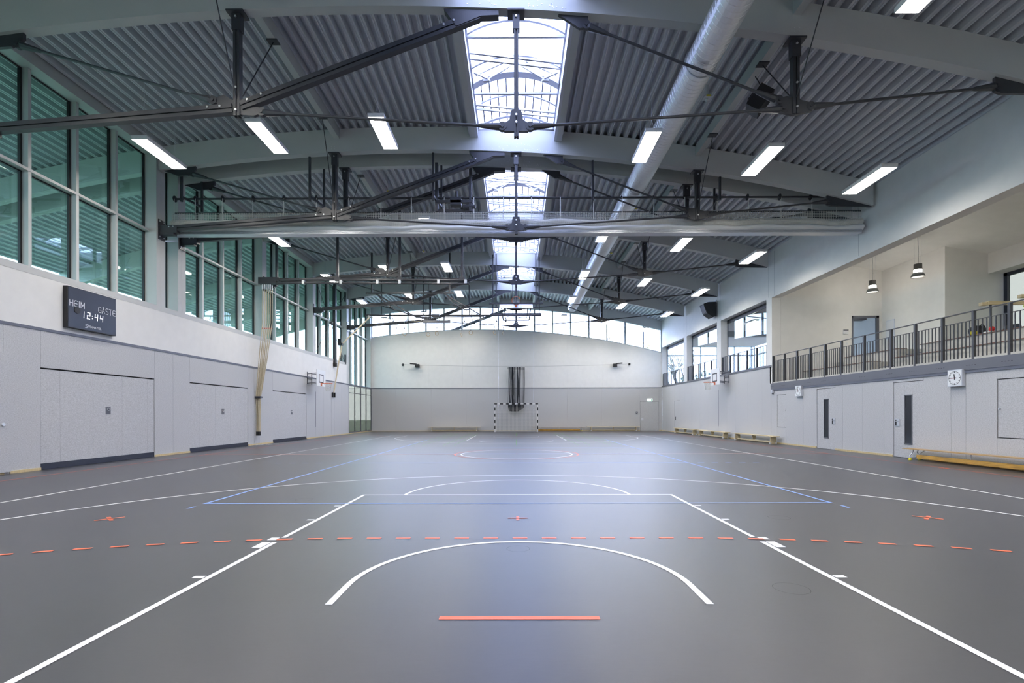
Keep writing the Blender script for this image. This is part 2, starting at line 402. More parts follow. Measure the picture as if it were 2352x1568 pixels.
for i in range(n):
    a = XL+(XR-XL)*i/n; b = XL+(XR-XL)*(i+1)/n
    sill.prism([(a, zb(a)-1.735), (b, zb(b)-1.735), (b, zb(b)-1.665), (a, zb(a)-1.665)], lambda u, v, t: (u, YB-.02+.14*t, v))
part(sill, 'sill', M['grey_paint'], W)
mx = [-11.03+1.3825*i for i in range(17)]
for x in mx: part(MB().box(x-.058, x+.058, YB+.0, YB+.12, zb(x)-1.70, zb(x)+.02), 'mullion', M['grey_paint'], W)
for a, b in zip(mx[:-1], mx[1:]):
    part(MB().prism([(a+.04, zb(a)-1.68), (b-.04, zb(b)-1.68), (b-.04, zb(b)+.02), (a+.04, zb(a)+.02)], lambda u, v, t: (u, YB+.07+.012*t, v)), 'pane', M['glass_clear'], W)
# gable beam above the clerestory
mb = MB()
for i in range(n):
    a = -20+(XR+20.2)*i/n; b = -20+(XR+20.2)*(i+1)/n
    mb.prism([(a, zb(a)), (b, zb(b)), (b, zt(b)+.16), (a, zt(a)+.16)], lambda u, v, t: (u, YB+.0+.26*t, v))
solo(mb, 'trim_6', M['grey_paint'], kind='structure')
# exit door
d = thing('door_7', 'flush grey exit door in the back wall corner', None, (10.16, YB, 0), kind='structure')
part(MB().box(9.465, 10.865, YB+.008, YB+.07, .01, 2.225), 'leaf', M['felt'], d)
h = part(MB().box(9.53, 9.70, YB-.005, YB+.02, .80, 1.0), 'flush_handle', M['alu'], d); part(MB().box(9.57, 9.63, YB-.012, YB, .92, .94), 'lever', M['bolt'], h)
part(MB().box(9.45, 10.88, YB+.07, YB+.1, 0, 2.24), 'frame_shadow_gap', M['black'], d)
# wall behind the camera
solo(MB().box(XL-.5, XR+.3, YF-.2, YF, 0, 10.4), 'wall_front', M['white_paint'], kind='structure')

# ------------------------------------------------------------------ right wall
wr = thing('wall_right', None, None, (XR, 14, 0), kind='structure')
mb = MB()
DR = [(11.60,12.70),(15.38,16.47)]
cuts = [-8.2,-6.9,-5.6,-4.3,-3,-1.7,-.4,.9,2.2,3.5,4.8,6.1,7.4,8.3,9.51,10.31,10.74,11.60,12.70,13.08,14.03,15.0,15.38,16.47,17.35,18.58,19.30,19.80]
for a, b in zip(cuts[:-1], cuts[1:]):
    inh = any(a >= h0-.001 and b <= h1+.001 for h0, h1 in DR)
    if (a, b) == (18.58, 19.30): mb.box(XR, XR+.06, a+g, b-g, 0, .71); mb.box(XR, XR+.06, a+g, b-g, 2.08, 2.34)
    elif (a, b) == (8.3, 9.51): mb.box(XR, XR+.06, a+g, b-g, 0, .70); mb.box(XR, XR+.06, a+g, b-g, 2.07, 2.34)
    else: mb.box(XR, XR+.06, a+g, b-g, (2.19 if inh else 0), 2.34)
cuts = [19.80,20.6,22,23.4,24.4,25.49,26.9,28.3,29.7,31,32.04,33.14,34.2,35.2,36.15]
for a, b in zip(cuts[:-1], cuts[1:]): mb.box(XR, XR+.06, a+g*.6, b-g*.6, (2.2 if a == 32.04 else 0), 3.33)
part(mb, 'lower_panels', M['felt'], wr, 'light grey felt wall panels')
mb = MB().box(XR+.07, XR+.4, YF, 19.75, 0, 2.5).box(XR+.07, XR+.4, 19.75, YB, 0, 3.32)
part(mb, 'backing', M['black'], wr)
mb = MB(); n = 10
top = zt(XR)+.05
mb.box(XR, XR+.38, YF, 19.72, 6.33, top); mb.box(XR, XR+.38, 19.72, YB, 6.35, top)
mb.box(XR, XR+.38, 19.722, 20.20, 3.40, 6.35); mb.box(XR, XR+.38, 25.15, 25.69, 3.40, 6.35); mb.box(XR, XR+.38, 30.60, 31.17, 3.40, 6.35); mb.box(XR, XR+.38, 36.08, 36.2, 3.40, 6.35)
part(mb, 'upper_wall', M['white_paint'], wr, 'smooth white upper wall with square openings')
mb = MB()
for y in (20.03, 19.5, 25.2, 25.6, 30.65, 31.1, 14.2, 8.6): mb.box(XR-.0015, XR+.001, y-.004, y+.004, 6.4, 8.3)
part(mb, 'panel_joints', M['fascia'], wr)
solo(MB().box(XR-.025, XR+.45, 19.76, YB, 3.325, 3.40), 'trim_7', M['fascia'], kind='structure')
fa = solo(MB().box(XR-.03, XR+.20, YF, 19.78, 2.34, 2.595), 'trim_8', M['fascia'], kind='structure')
solo(MB().box(XR-.022, XR+.02, YF, 19.76, 2.27, 2.34), 'trim_9', M['trim'], kind='structure')
mb = MB().box(XR-.005, XR+.02, YF, 11.59, .002, .06)
mb = MB()
for a, b in [(YF,11.59),(12.71,15.37),(16.48,32.04),(33.14,36.13)]: mb.box(XR-.022, XR+.02, a, b, .002, .062)
solo(mb, 'baseboard_right', M['base'], kind='structure')
PY = [19.66,18.75,17.83,16.92,16.0,15.1,13.98,12.82,11.92,11.02,10.13,9.23,8.33,7.43]
mb = MB()
for y in PY:
    for k in range(4): mb.box(XR-.032, XR-.028, y-.12+k*.075, y-.09+k*.075, 2.45, 2.462)
part(mb, 'bolt_slots', M['black'], fa)
def leafdoor(n, y0, y1, gy0, gy1, hy, label):
    d = thing('door_%d' % n, label, None, (XR, (y0+y1)/2, 0), kind='structure')
    mb = MB()
    for a, b, c, e in ((y0+.01, gy0-.0, .012, 2.175), (gy1, y1-.01, .012, 2.175), (gy0+.002, gy1-.002, .012, .39), (gy0+.002, gy1-.002, 1.81, 2.175)): mb.box(XR+.012, XR+.07, a, b, c, e)
    part(mb, 'leaf', M['felt'], d)
    f = MB(); f.box(XR+.002, XR+.04, gy0, gy0+.025, .39, 1.81).box(XR+.002, XR+.04, gy1-.025, gy1, .39, 1.81).box(XR+.002, XR+.04, gy0, gy1, .39, .42).box(XR+.002, XR+.04, gy0, gy1, 1.78, 1.81)
    part(f, 'glazing_frame', M['fascia'], d, 'dark slit frame'); part(MB().box(XR+.02, XR+.03, gy0+.02, gy1-.02, .42, 1.78), 'pane', M['glass_dark'], d, 'tall dark glass slit')
    part(MB().box(XR+.030, XR+.034, (gy0+gy1)/2-.014, (gy0+gy1)/2+.014, .42, 1.78), 'jamb_behind_glass', M['tanwood'], d)
    h = part(MB().box(XR-.002, XR+.03, hy-.09, hy+.09, .905, 1.12), 'flush_handle', M['alu'], d, 'recessed steel handle plate')
    part(MB().box(XR-.003, XR+.01, hy+.02, hy+.08, .92, 1.10), 'recess', M['black'], h); part(MB().bar((XR-.01, hy+.06, 1.05), (XR-.01, hy-.06, 1.05), .02, .02), 'lever', M['bolt'], h)
    part(MB().box(XR+.065, XR+.069, y0, y1, 0, 2.19), 'frame_shadow_gap', M['black'], d)
leafdoor(8, 11.60, 12.70, 12.0, 12.29, 12.555, 'grey felt door with dark glass slit, behind the long bench')
leafdoor(9, 15.38, 16.47, 15.775, 16.06, 15.505, 'grey felt door with dark glass slit, farther from the camera')
d = thing('door_10', 'narrow flush grey door behind the far benches', None, (XR, 32.6, 0), kind='structure')
part(MB().box(XR+.01, XR+.06, 32.05, 33.13, .01, 2.19), 'leaf', M['felt'], d); part(MB().box(XR-.004, XR+.02, 32.9, 33.05, .86, 1.09), 'flush_handle', M['black'], d)
d = thing('door_11', 'square flush hatch at the right edge', None, (XR, 8.9, .7), kind='structure')
part(MB().box(XR+.01, XR+.06, 8.30, 9.49, .72, 2.05), 'leaf', M['felt'], d); part(MB().disc((XR, 9.45, 1.38), (1,0,0), .022, .03), 'knob', M['bolt'], d)
d = thing('door_12', 'upright flush hatch between siren box and glazed door', None, (XR, 18.94, .7), kind='structure')
part(MB().box(XR+.01, XR+.06, 18.595, 19.285, .725, 2.065), 'leaf', M['felt'], d); part(MB().disc((XR, 18.63, 1.42), (1,0,0), .015, .03), 'knob', M['bolt'], d)
part(MB().box(XR-.003, XR+.02, 25.47, 25.51, .6, 2.6), 'lift_slot', M['trim'], wr, 'dark vertical slot below the basket')
# three recessed gallery windows
for (a, b) in ((20.20,25.15),(25.69,30.60),(31.17,36.08)):
    W = thing('window_%d' % (nwin+1), None, None, (XR+.37, (a+b)/2, 3.4), kind='structure'); nwin += 1
    part(MB().box(XR+.34, XR+.42, a, b, 6.17, 6.35), 'blind_box', M['black'], W, 'black blind box')
    part(MB().box(XR+.35, XR+.40, a, a+.03, 3.4, 6.2).box(XR+.35, XR+.40, b-.03, b, 3.4, 6.2), 'frame', M['fascia'], W)
    k = 4
    for i in range(k): part(MB().box(XR+.372, XR+.380, a+(b-a)*i/k+.006, a+(b-a)*(i+1)/k-.006, 3.4, 6.18), 'pane', M['glass_clear'], W)

# ------------------------------------------------------------------ roof deck, purlins, roof lights
def deckprof(xa, xb):
    out = []; x = xa; p = .25
    while x < xb-.02:
        for dx, h in ((0,.0),(.028,.0),(.035,.012),(.055,.012),(.062,.0),(.09,.0),(.115,.16),(.225,.16)):
            if x+dx < xb: out.append((x+dx, zt(x+dx)+h))
        x += p
    out.append((xb, zt(xb)+(out[-1][1]-zt(out[-1][0])))); return out
mb = MB()
def strip(xa, xb, y0, y1):
    P = deckprof(xa, xb); n = len(P)
    mb.add([(x, y0, z) for x, z in P]+[(x, y1, z) for x, z in P], [(i, i+n, i+n+1, i+1) for i in range(n-1)])
for i, (a, b) in enumerate(BAYS):
    b2 = 36.75 if i == 8 else b
    if i in SKY: strip(-20.0, -1.30, a, b2); strip(1.34, XR+.3, a, b2)
    else: strip(-20.0, XR+.3, a, b2)
ce = solo(mb, 'ceiling', M['deck'], kind='structure')
mb = MB()                                                # roof build-up lying on the deck
n = 40
for i, (a, b) in enumerate(BAYS):
    b2 = 36.75 if i == 8 else b
    for (xa, xb) in (((-20.05,-1.42),(1.42,XR+.5)) if i in SKY else ((-20.05,XR+.5),)):
        for k in range(n):
            u = xa+(xb-xa)*k/n; v = xa+(xb-xa)*(k+1)/n
            mb.add([(u,a,zt(u)+.17),(v,a,zt(v)+.17),(v,b2,zt(v)+.17),(u,b2,zt(u)+.17),(u,a,zt(u)+.36),(v,a,zt(v)+.36),(v,b2,zt(v)+.36),(u,b2,zt(u)+.36)],
                   [(0,1,2,3),(7,6,5,4),(0,4,5,1),(2,6,7,3)]+([(3,7,4,0)] if k == 0 else [])+([(1,5,6,2)] if k == n-1 else []))
part(mb, 'roof_build_up', M['grey_paint'], ce)
for i, (a, b) in enumerate(BAYS):
    if i == 4: continue
    for x, hw, h in ((-5.53,.085,.31),(5.6,.08,.285)):
        solo(MB().box(x-hw, x+hw, a+.11, b-.11, zt(x)-h, zt(x)+.02), 'roof_purlin', M['grey_paint'], kind='structure')
    if i in (0, 8): 
        for x in (-1.33, 1.33): solo(MB().box(x-.075, x+.075, a+.11, b-.11, zt(x)-.31, zt(x)+.02), 'roof_purlin', M['grey_paint'], kind='structure')
    if i in SKY:
        for x in (-1.335, 1.325): solo(MB().box(x-.08, x+.08, a+.11, b-.11, zt(x)-.31, zt(x)+.05), 'roof_purlin', M['grey_paint'], kind='structure')
        K = thing('skylight', None, None, (0, (a+b)/2, 10.1), kind='structure')
        zf = 10.1; xr = 1.13; rise = .32; R = (xr*xr+rise*rise)/(2*rise)
        def zv(x): return zf+rise-(R-sqrt(R*R-x*x))
        mbk = MB()
        for s in (-1, 1):
            mbk.box(s*1.255, s*1.17, a+.11, b-.11, (9.82 if s < 0 else 9.70), zf+.02); mbk.box(s*1.46, s*1.13, a+.0, b-.0, zf, zf+.06); mbk.box(s*1.46, s*1.41, a, b, zf-.2, zf+.35)
        for y in (a, b-.12): mbk.box(-1.2, 1.2, y, y+.12, zf-.05, zf+.06)
        part(mbk, 'curb', M['skyframe'], K, 'white curb lining')
        NS = 14; X = [-xr+2*xr*k/NS for k in range(NS+1)]
        v = MB()
        v.add([(x, a, zv(x)) for x in X]+[(x, b, zv(x)) for x in X], [(k, k+1, k+NS+2, k+NS+1) for k in range(NS)])
        part(v, 'vault_sheet', M['poly'], K, 'clear ribbed sheet vault')
        for yy, ww in ((.28,.05),(1.45,.03),(2.6,.03),(3.3,.12),(4.15,.03),(5.18,.05)):
            r = MB()
            for k in range(NS):
                u, t = X[k], X[k+1]; y = a+yy
                r.add([(u,y-ww,zv(u)-.06),(t,y-ww,zv(t)-.06),(t,y+ww,zv(t)-.06),(u,y+ww,zv(u)-.06),(u,y-ww,zv(u)-.005),(t,y-ww,zv(t)-.005),(t,y+ww,zv(t)-.005),(u,y+ww,zv(u)-.005)],
                      [(0,3,2,1),(4,5,6,7),(0,1,5,4),(2,3,7,6)])
            part(r, 'arch_rib', M['skyframe'], K)
        for yy, dy in ((1.55,0),(2.05,.38),(2.25,.38),(3.62,0),(4.1,.4),(4.3,.4)):
            part(MB().bar((-1.14, a+yy, zf-.04), (1.14, a+yy+dy, zf-.04), .05, .05), 'cross_bar', M['skyframe'], K)
        bars = MB()
        for x in (.27,.50,.73,.95):
            for s in (-1, 1):
                for (p, e) in ((.05,.30),(3.40,5.4)): bars.box(s*x-.018, s*x+.018, a+p, a+e, zv(x)-.03, zv(x)-.006)
        part(bars, 'fall_guard_bars', M['skybar'], K, 'grey lengthwise bars')
        o = MB()
        for s in (-1, 1):
            o.bar((s*1.08, a+2.75, zf-.05), (s*.72, a+2.95, zf-.08), .04, .04); o.bar((s*.72, a+2.95, zf-.08), (s*.15, a+2.9, zf+.22), .035, .035); o.bar((s*1.05, a+2.9, zf-.02), (s*.25, a+2.7, zf+.2), .035, .035)
            o.bar((s*.85, a+3.0, zf-.1), (s*.68, a+2.95, zf-.12), .07, .05)
        part(o, 'vent_opener', M['skyframe'], K, 'folding vent linkage')
# ------------------------------------------------------------------ under-strung roof trusses
def rod(mb, p, q, r=.028, forks=(1,1)):
    p = Vector(p); q = Vector(q); d = (q-p); L = d.length; d.normalize()
    a = p+d*.10; b = q-d*.10
    mb.tube([a+d*.0, a+d*.06, a+d*.42, a+d*.47, b-d*.47, b-d*.42, b-d*.06, b] if L > 1.2 else [a, b], [.055,.075,.042,r,r,.042,.075,.055] if L > 1.2 else r, 8)
    for c in (p+d*.08, q-d*.08): mb.disc(c, (0,1,0), .088, .085, 14); mb.disc(c, (0,1,0), .035, .13, 8)
def make_truss(label, yc, nb=True):
    t = thing('roof_truss', label, 'roof truss', (0, yc, 7.0), 'under-strung roof trusses')
    y = yc
    def arch(xa, xb, n):
        mb = MB()
        for i in range(n):
            a = xa+(xb-xa)*i/n; b = xa+(xb-xa)*(i+1)/n
            vs = [(a,y-.11,zb(a)),(b,y-.11,zb(b)),(b,y+.11,zb(b)),(a,y+.11,zb(a)),(a,y-.11,zt(a)),(b,y-.11,zt(b)),(b,y+.11,zt(b)),(a,y+.11,zt(a))]
            fs = [(0,3,2,1),(4,5,6,7),(0,1,5,4),(2,3,7,6)]+([(3,0,4,7)] if i == 0 else [])+([(1,2,6,5)] if i == n-1 else [])
            mb.add(vs, fs)
        return mb
    part(arch(-20.0, XL-.43, 18), 'overhang_beam', M['grey_paint'], t, 'beam end running out over the canopy')
    rnd = random.Random(3)
    sc = arch(XL, 11.0, 44); sc.k = 1
    for i in range(34):
        x = rnd.uniform(-1.0, 1.0); z = zb(x)+.06+.28*(1-abs(x))*rnd.random()**1.2
        sc.disc((x, y-.112, z), (0,1,0), .011, .006, 6)
    for xx in (-5.63, 5.62):
        for a in (-.07, .03):
            for b in (.10, .17): sc.disc((xx+a, y-.112, zb(xx)+b), (0,1,0), .011, .006, 6)
    part(sc, 'arch_beam', [M['grey_paint'], M['bolt']], t, 'silver grey arched beam')
    LN, CN, RN = (-5.63, 7.455), (0, 7.07), (5.62, 7.455)
    for x, z0, ww in ((LN[0], 7.30, .065), (CN[0], 6.86, .045), (RN[0], 7.30, .065)):
        mb = MB(); mb.box(x-ww, x-.012, y-.06, y+.06, z0, zb(x)); mb.box(x+.012, x+ww, y-.06, y+.06, z0, zb(x)); mb.box(x-ww+.01, x+ww-.01, y-.03, y+.03, z0, zb(x))
        p = part(mb, 'post', M['steel'], t)
        part(MB().box(x-.17, x+.17, y-.14, y+.14, zb(x)-.035, zb(x)-.002).box(x-ww-.025, x+ww+.025, y-.07, y+.07, zb(x)-.36, zb(x)-.03), 'head_plate', M['steel'], p)
    st = MB(); w0 = (XL+.05, 7.03)
    def chan(mb, a, b):
        A = Vector((a[0], y, a[1])); B = Vector((b[0], y, b[1])); up = (B-A).cross(Vector((0,-1,0))).normalized()
        if up.z < 0: up = -up
        mb.bar(A+up*.045, B+up*.045, .15, .085, up); mb.bar(A-up*.05, B-up*.05, .13, .07, up); mb.bar(A, B, .09, .16, up)
    chan(st, w0, (LN[0]-.09, LN[1]-.01)); s1 = part(st, 'wall_strut', M['steel'], t, 'channel strut from wall to left post')
    pl = MB().box(XL+.003, XL+.03, y-.13, y+.13, 6.72, 7.33).box(XL+.03, XL+.55, y-.09, y+.09, 6.92, 7.15).box(XL+.03, XL+.45, y-.085, y+.085, 6.86, 7.0)
    part(pl, 'wall_plate', M['steel'], s1)
    st = MB(); chan(st, (LN[0]+.09, LN[1]+.04), (-.75, zb(-.75)-.10)); s2 = part(st, 'raking_strut', M['steel'], t, 'inclined channel strut up to the crown')
    part(MB().prism([(-1.45, zb(-1.4)-.02), (-.35, zb(-.35)-.02), (-.35, zb(-.35)-.11), (-.7, zb(-.7)-.14), (-1.2, zb(-1.2)-.36)], lambda u, v, k: (u, y-.08+.16*k, v)), 'crown_shoe', M['steel'], s2)
    for p, q_ in (((-10.15, 8.80),(-6.05, 7.60)),((-5.22, 7.39),(-.2, 7.07)),((.2, 7.07),(5.45, 7.42)),((5.85, 7.45),(9.75, 7.86)),((5.36, 7.56),(1.34, 9.14))):
        mb = MB(); rod(mb, (p[0], y, p[1]), (q_[0], y, q_[1])); part(mb, 'tie_rod', M['steel'], t, smooth=False)
    for poly, nm in (([(-6.15,7.66),(-5.9,7.72),(-5.55,7.52),(-5.2,7.48),(-5.1,7.36),(-5.3,7.30),(-5.7,7.34),(-5.9,7.42)], 'left_node_plate'),
                 ([(-.30,7.10),(-.14,7.20),(-.10,7.40),(.10,7.40),(.14,7.20),(.30,7.10),(.24,6.97),(-.24,6.97)], 'centre_node_plate'),
                 ([(5.28,7.62),(5.45,7.66),(5.6,7.62),(5.95,7.52),(5.95,7.36),(5.6,7.28),(5.35,7.33)], 'right_node_plate'),
                 ([(9.62,zb(9.62)+.0),(9.62,7.74),(9.75,7.70),(11.0,7.68),(11.0,zb(11.0))], 'right_shoe'),
                 ([(-10.95,zb(-10.95)),(-9.95,zb(-9.95)),(-9.95,zb(-9.95)-.12),(-10.2,8.72),(-10.5,8.70)], 'left_shoe'),
                 ([(.85,zb(.85)),(1.45,zb(1.45)),(1.45,9.06),(1.28,9.04)], 'crown_lug')):
        part(MB().prism(poly, lambda u, v, k: (u, y-.032+.064*k, v)), nm, M['steel'], t)
    yy = y-.085
    for x, z in ((-5.95,7.47),(-6.2,7.45),(-5.40,7.60),(-5.12,7.71),(-5.63,7.85),(-5.63,7.40),(0,7.28),(0,7.13),(5.62,7.9),(5.62,7.42),(-5.63,9.27),(0,9.25),(5.62,8.68),(-10.75,7.10),(-10.62,7.11),(-1.45,9.09),(-1.25,9.17)):
        part(MB().disc((x, yy, z), (0,1,0), .022, .02, 8), 'bolt', M['bolt'], t)
    for a, c in ((-.09,6.80),(.09,6.80),(-.09,7.28),(.09,7.28)): part(MB().disc((XL+.035, y+a, c), (1,0,0), .02, .02, 8), 'bolt', M['bolt'], t)
    for x, xp, h in ((-5.63,-5.53,.31),(5.62,5.6,.285)):
        for s in (-1, 1):
            if abs(y-13.92) < .6 and (s > 0) == (y < 13.92): continue
            m = MB().tube([(x, y+s*.05, 7.62), (xp, y+s*1.28, zt(xp)-h-.03)], .012, 6); m.box(xp-.12, xp+.12, y+s*1.28-.09, y+s*1.28+.09, zt(xp)-h-.025, zt(xp)-h-.002)
            part(m, 'brace_rod', M['steel'], t)
    return t
names = {7.98:'nearest roof truss, its struts crossing the top of the picture', 13.43:'second roof truss, just in front of the rolled-up curtain', 14.41:'third roof truss, just behind the rolled-up curtain',
 19.86:'fourth roof truss, above the hanging climbing ropes', 25.31:'fifth roof truss, level with the folded-up baskets', 30.76:'farthest roof truss, in front of the arched back window'}
for yc in TY:
    if yc in names: make_truss(names[yc], yc)
# outside gable strut seen through the back clerestory
t = thing('gable_brace', 'sloping steel brace outside the arched back window', 'brace', (-3, 36.7, 7.5))
A = (-5.6, 36.48, 7.46); B_ = (-.75, 36.48, 9.34)
part(MB().bar(A, B_, .14, .2), 'raking_strut', M['steel'], t); part(MB().box(-.05, .05, 36.43, 36.53, 6.9, 9.5), 'post', M['steel'], t)
part(MB().bar((XL, 36.48, 7.05), A, .14, .2), 'wall_strut', M['steel'], t)
# short extra beams behind the camera that carry the deck
for yc in (-2.91, 2.53):
    mb = MB(); n = 30
    for i in range(n):
        a = -20+(11.0+20)*i/n; b = -20+(11.0+20)*(i+1)/n
        mb.prism([(a, zb(a)), (b, zb(b)), (b, zt(b)), (a, zt(a))], lambda u, v, k: (u, yc-.11+.22*k, v))
    solo(mb, 'roof_beam', M['grey_paint'], kind='structure')

# ------------------------------------------------------------------ luminaires
LW, LL, LH = .40, 1.50, .095
proto = thing('ceiling_lamp', 'x', 'lamp', (0,0,0), 'rows of hanging luminaires')
mb = MB(); mb.box(-LW/2, LW/2, -LL/2, LL/2, LH-.012, LH)
for s in (-1, 1): mb.box(s*LW/2, s*(LW/2-.012), -LL/2, LL/2, 0, LH); mb.box(-LW/2, LW/2, s*LL/2, s*(LL/2-.012), 0, LH)
sub(mb, 'housing', M['lampcase'], proto, (0,0,0), label='white sheet metal housing')
sub(MB().add([(-LW/2+.015,-LL/2+.015,.03),(LW/2-.015,-LL/2+.015,.03),(LW/2-.015,LL/2-.015,.03),(-LW/2+.015,LL/2-.015,.03)], [(0,3,2,1)]), 'diffuser', M['lampface'], proto, (0,0,0), label='glowing diffuser')
mb = MB()
for x in (-.065, .065): mb.box(x-.003, x+.003, -LL/2+.012, LL/2-.012, .003, .028)
for k in range(27):
    yy = -LL/2+.05+k*(LL-.1)/26
    for (a, b) in ((-.185,-.068),(.068,.185)): mb.box(a, b, yy-.002, yy+.002, .003, .028)
sub(mb, 'louvre', M['lampcase'], proto, (0,0,0), label='white louvre grid')
for s in (-1, 1):
    mb = MB()
    mb.tube([(-.1, s*.55, LH), (0, s*.55, LH+.28)], .003, 4); mb.tube([(.1, s*.55, LH), (0, s*.55, LH+.28)], .003, 4); mb.tube([(0, s*.55, LH+.28), (0, s*.55, 1.62)], .0045, 4)
    sub(mb, 'suspension_wire', M['alu'], proto, (0,0,0))
LX = [(-9.2,8.0),(-6.42,8.41),(-3.42,8.52),(3.35,8.13),(6.33,7.76),(9.07,7.25)]
LPOS = ['leftmost','second from left','third from left','third from right','second from right','rightmost']
ROWS = [(-5.6,None),(-.2,None),(5.26,'overhead row nearest the camera'),(10.8,'row before the curtain'),(17.13,'row behind the curtain'),(22.6,'row above the climbing ropes'),(28.0,'row above the folded baskets'),(33.5,'last row, by the arched window')]
first = True
for y, nm in ROWS:
    for i, (x, z) in enumerate(LX):
        lb = ('white luminaire, %s of the six in the %s' % (LPOS[i], nm)) if nm else 'white luminaire hanging behind the camera'
        if nm is None and i in (0, 5): pass
        if first: proto.location = (x, y, z); proto['label'] = lb; first = False
        else: dup(proto, (x, y, z), lb)

# ------------------------------------------------------------------ spiral duct
dx, dz, r = 3.84, 8.57, .315
prof = []; y = -8.2
while y < 32.0:
    prof += [(y, r), (y+.105, r), (y+.112, r+.007), (y+.122, r+.007)]; y += .13
n = 28; mb = MB(); vs = []; fs = []
for i, (yy, rr) in enumerate(prof):
    tw = 0
    for k in range(n): a = 2*pi*k/n; vs.append((dx+rr*cos(a), yy, dz+rr*sin(a)))
for i in range(len(prof)-1):
    for k in range(n): l = (k+1) % n; fs.append((i*n+k, i*n+l, (i+1)*n+l, (i+1)*n+k))
fs.append(tuple((len(prof)-1)*n+k for k in range(n))); mb.add(vs, fs)
du = solo(mb, 'ventilation_duct', M['duct'], 'long round spiral-seam air duct under the right half of the roof', 'duct', smooth=False)
for yc in (2.53, 7.98, 13.43, 19.86, 25.31, 30.5): part(MB().tube([(dx+(r+.012)*cos(a), yc+.3, dz+(r+.012)*sin(a)) for a in [2*pi*k/24 for k in range(24)]], .012, 6, closed=True), 'hanger_band', M['alu'], du); part(MB().tube([(dx, yc+.3, dz+r), (dx, yc+.3, zt(dx))], .008, 6), 'hanger_rod', M['alu'], du)

# ------------------------------------------------------------------ rolled-up dividing curtain
yc = 13.92
cu = thing('dividing_curtain', 'gathered dividing curtain with net top spanning the hall under the roof', 'curtain', (0, yc, 7.0))
x0, x1 = -11.0, 11.0
part(MB().tube([(x0+.05, yc, 8.205), (10.2, yc, 8.205)], .032, 10), 'drive_tube', M['steel'], cu)
part(MB().tube([(x0+.05, yc-.02, 7.735), (11.0, yc-.02, 7.735)], .026, 8), 'net_tube', M['steel'], cu)
for x in (-10.4,-6.38,-2.52,2.46,6.43):
    mb = MB()
    for s in (-1, 1): mb.box(x+s*.07-.03, x+s*.07+.03, yc+s*.40-.03, yc+s*.40+.03, 7.95, zb(x))
    mb.bar((x-.07, yc-.4, 8.10), (x+.07, yc+.4, 8.10), .05, .07); part(mb, 'hanger', M['steel'], cu)
m = MB(); m.box(-2.55,-1.40, yc-.12, yc-.02, 8.02, 8.10).box(-2.55,-1.40, yc+.02, yc+.12, 7.80, 7.86).box(-2.58,-2.50, yc-.1, yc+.1, 7.75, 9.3).box(-1.5,-1.42, yc-.1, yc+.1, 7.75, 9.3)
m.box(-2.1,-1.75, yc-.12, yc+.12, 7.95, 8.2); m.tube([(-1.9, yc, 8.2), (-1.9, yc, 8.42)], .05, 8); m.tube([(-1.7,yc-.05,7.9),(-1.3,yc-.05,7.9)], .06, 8)
part(m, 'winch', M['steel'], cu, 'winch motor frame')
straps = [-10.95,-10.28,-9.41,-8.43,-7.44,-6.4,-5.36,-4.33,-3.36,-2.31,-1.36,-.42,.48,1.4,2.46,3.37,4.38,5.37,6.4,7.4,8.43,9.42,10.2]
for x in straps:
    m = MB().disc((x-.0, yc, 8.205), (1,0,0), .10, .02, 18) if abs(x) > 6 else MB().disc((x, yc, 8.205), (1,0,0), .055, .03, 12)
    o = part(m, 'strap_reel', M['black'], cu); part(MB().box(x+.0, x+.026, yc-.055, yc-.05, 7.50, 8.2), 'lift_strap', M['netwhite'], o, 'white lifting strap')
rnd = random.Random(5)
prof = lambda x: .04*sin(x*1.7)+.03*sin(x*4.1+1)
net = MB()                                               # open net hanging from the tube, then gathered
nx = 400; zs0 = lambda x: 7.47+.5*prof(x)
for i in range(nx+1):
    x = x0+.02+(x1-x0-.04)*i/nx; zz = zs0(x)
    net.box(x-.0045, x+.0045, yc-.075, yc-.066, zz, 7.72)
for k in range(5): net.box(x0+.02, x1-.02, yc-.075, yc-.066, 7.50+k*.05-.0045, 7.50+k*.05+.0045)
part(net, 'open_net', M['netbeige'], cu, 'square mesh net')
gn = MB(); N = 150
def ribbon(mb, fn, rows, N):
    vs = []; fs = []
    for i in range(N+1):
        x = x0+(x1-x0)*i/N
        for k in range(rows+1): vs.append(fn(x, k/rows))
    for i in range(N):
        for k in range(rows): a = i*(rows+1)+k; fs.append((a, a+rows+1, a+rows+2, a+1))
    mb.add(vs, fs)
def gathered(x, t):
    b = zs0(x)+.05*t*0; z = zs0(x)-.20*t+.015*sin(x*9)*t; yv = yc-.10-.09*sin(pi*t)-.02*sin(x*6+3*t)
    return (x, yv, z)
ribbon(gn, gathered, 6, 300)
ribbon(gn, lambda x, t: (x, yc+.10+.08*sin(pi*t), zs0(x)-.2*t), 3, 60)
part(gn, 'gathered_net', M['netbeige'], cu, 'bunched net')
lay = MB()
for i in range(330):
    x = x0+.03+(x1-x0-.06)*i/330+rnd.uniform(-.01,.01)
    lay.tube([(lambda p: (p[0], p[1]-.008, p[2]))(gathered(x+.01*sin(t*5), t)) for t in (0,.25,.5,.75,1)], .005, 4, cap=False)
for t in (.15,.4,.65,.9): lay.tube([(lambda p: (p[0], p[1]-.008, p[2]))(gathered(x0+(x1-x0)*i/120, t)) for i in range(121)], .005, 4, cap=False)
part(lay, 'net_cords', M['netwhite'], cu)
fb = MB()
ribbon(fb, lambda x, t: (x, yc-.12-.10*sin(pi*min(1,t*1.05))-.015*sin(x*2.3), zs0(x)-.19-.19*t), 6, 90)
ribbon(fb, lambda x, t: (x, yc+.12+.08*sin(pi*t), zs0(x)-.19-.19*t), 3, 30)
part(fb, 'fabric_fold', M['curtain'], cu, 'pale grey folded fabric', smooth=True)
bb = MB()
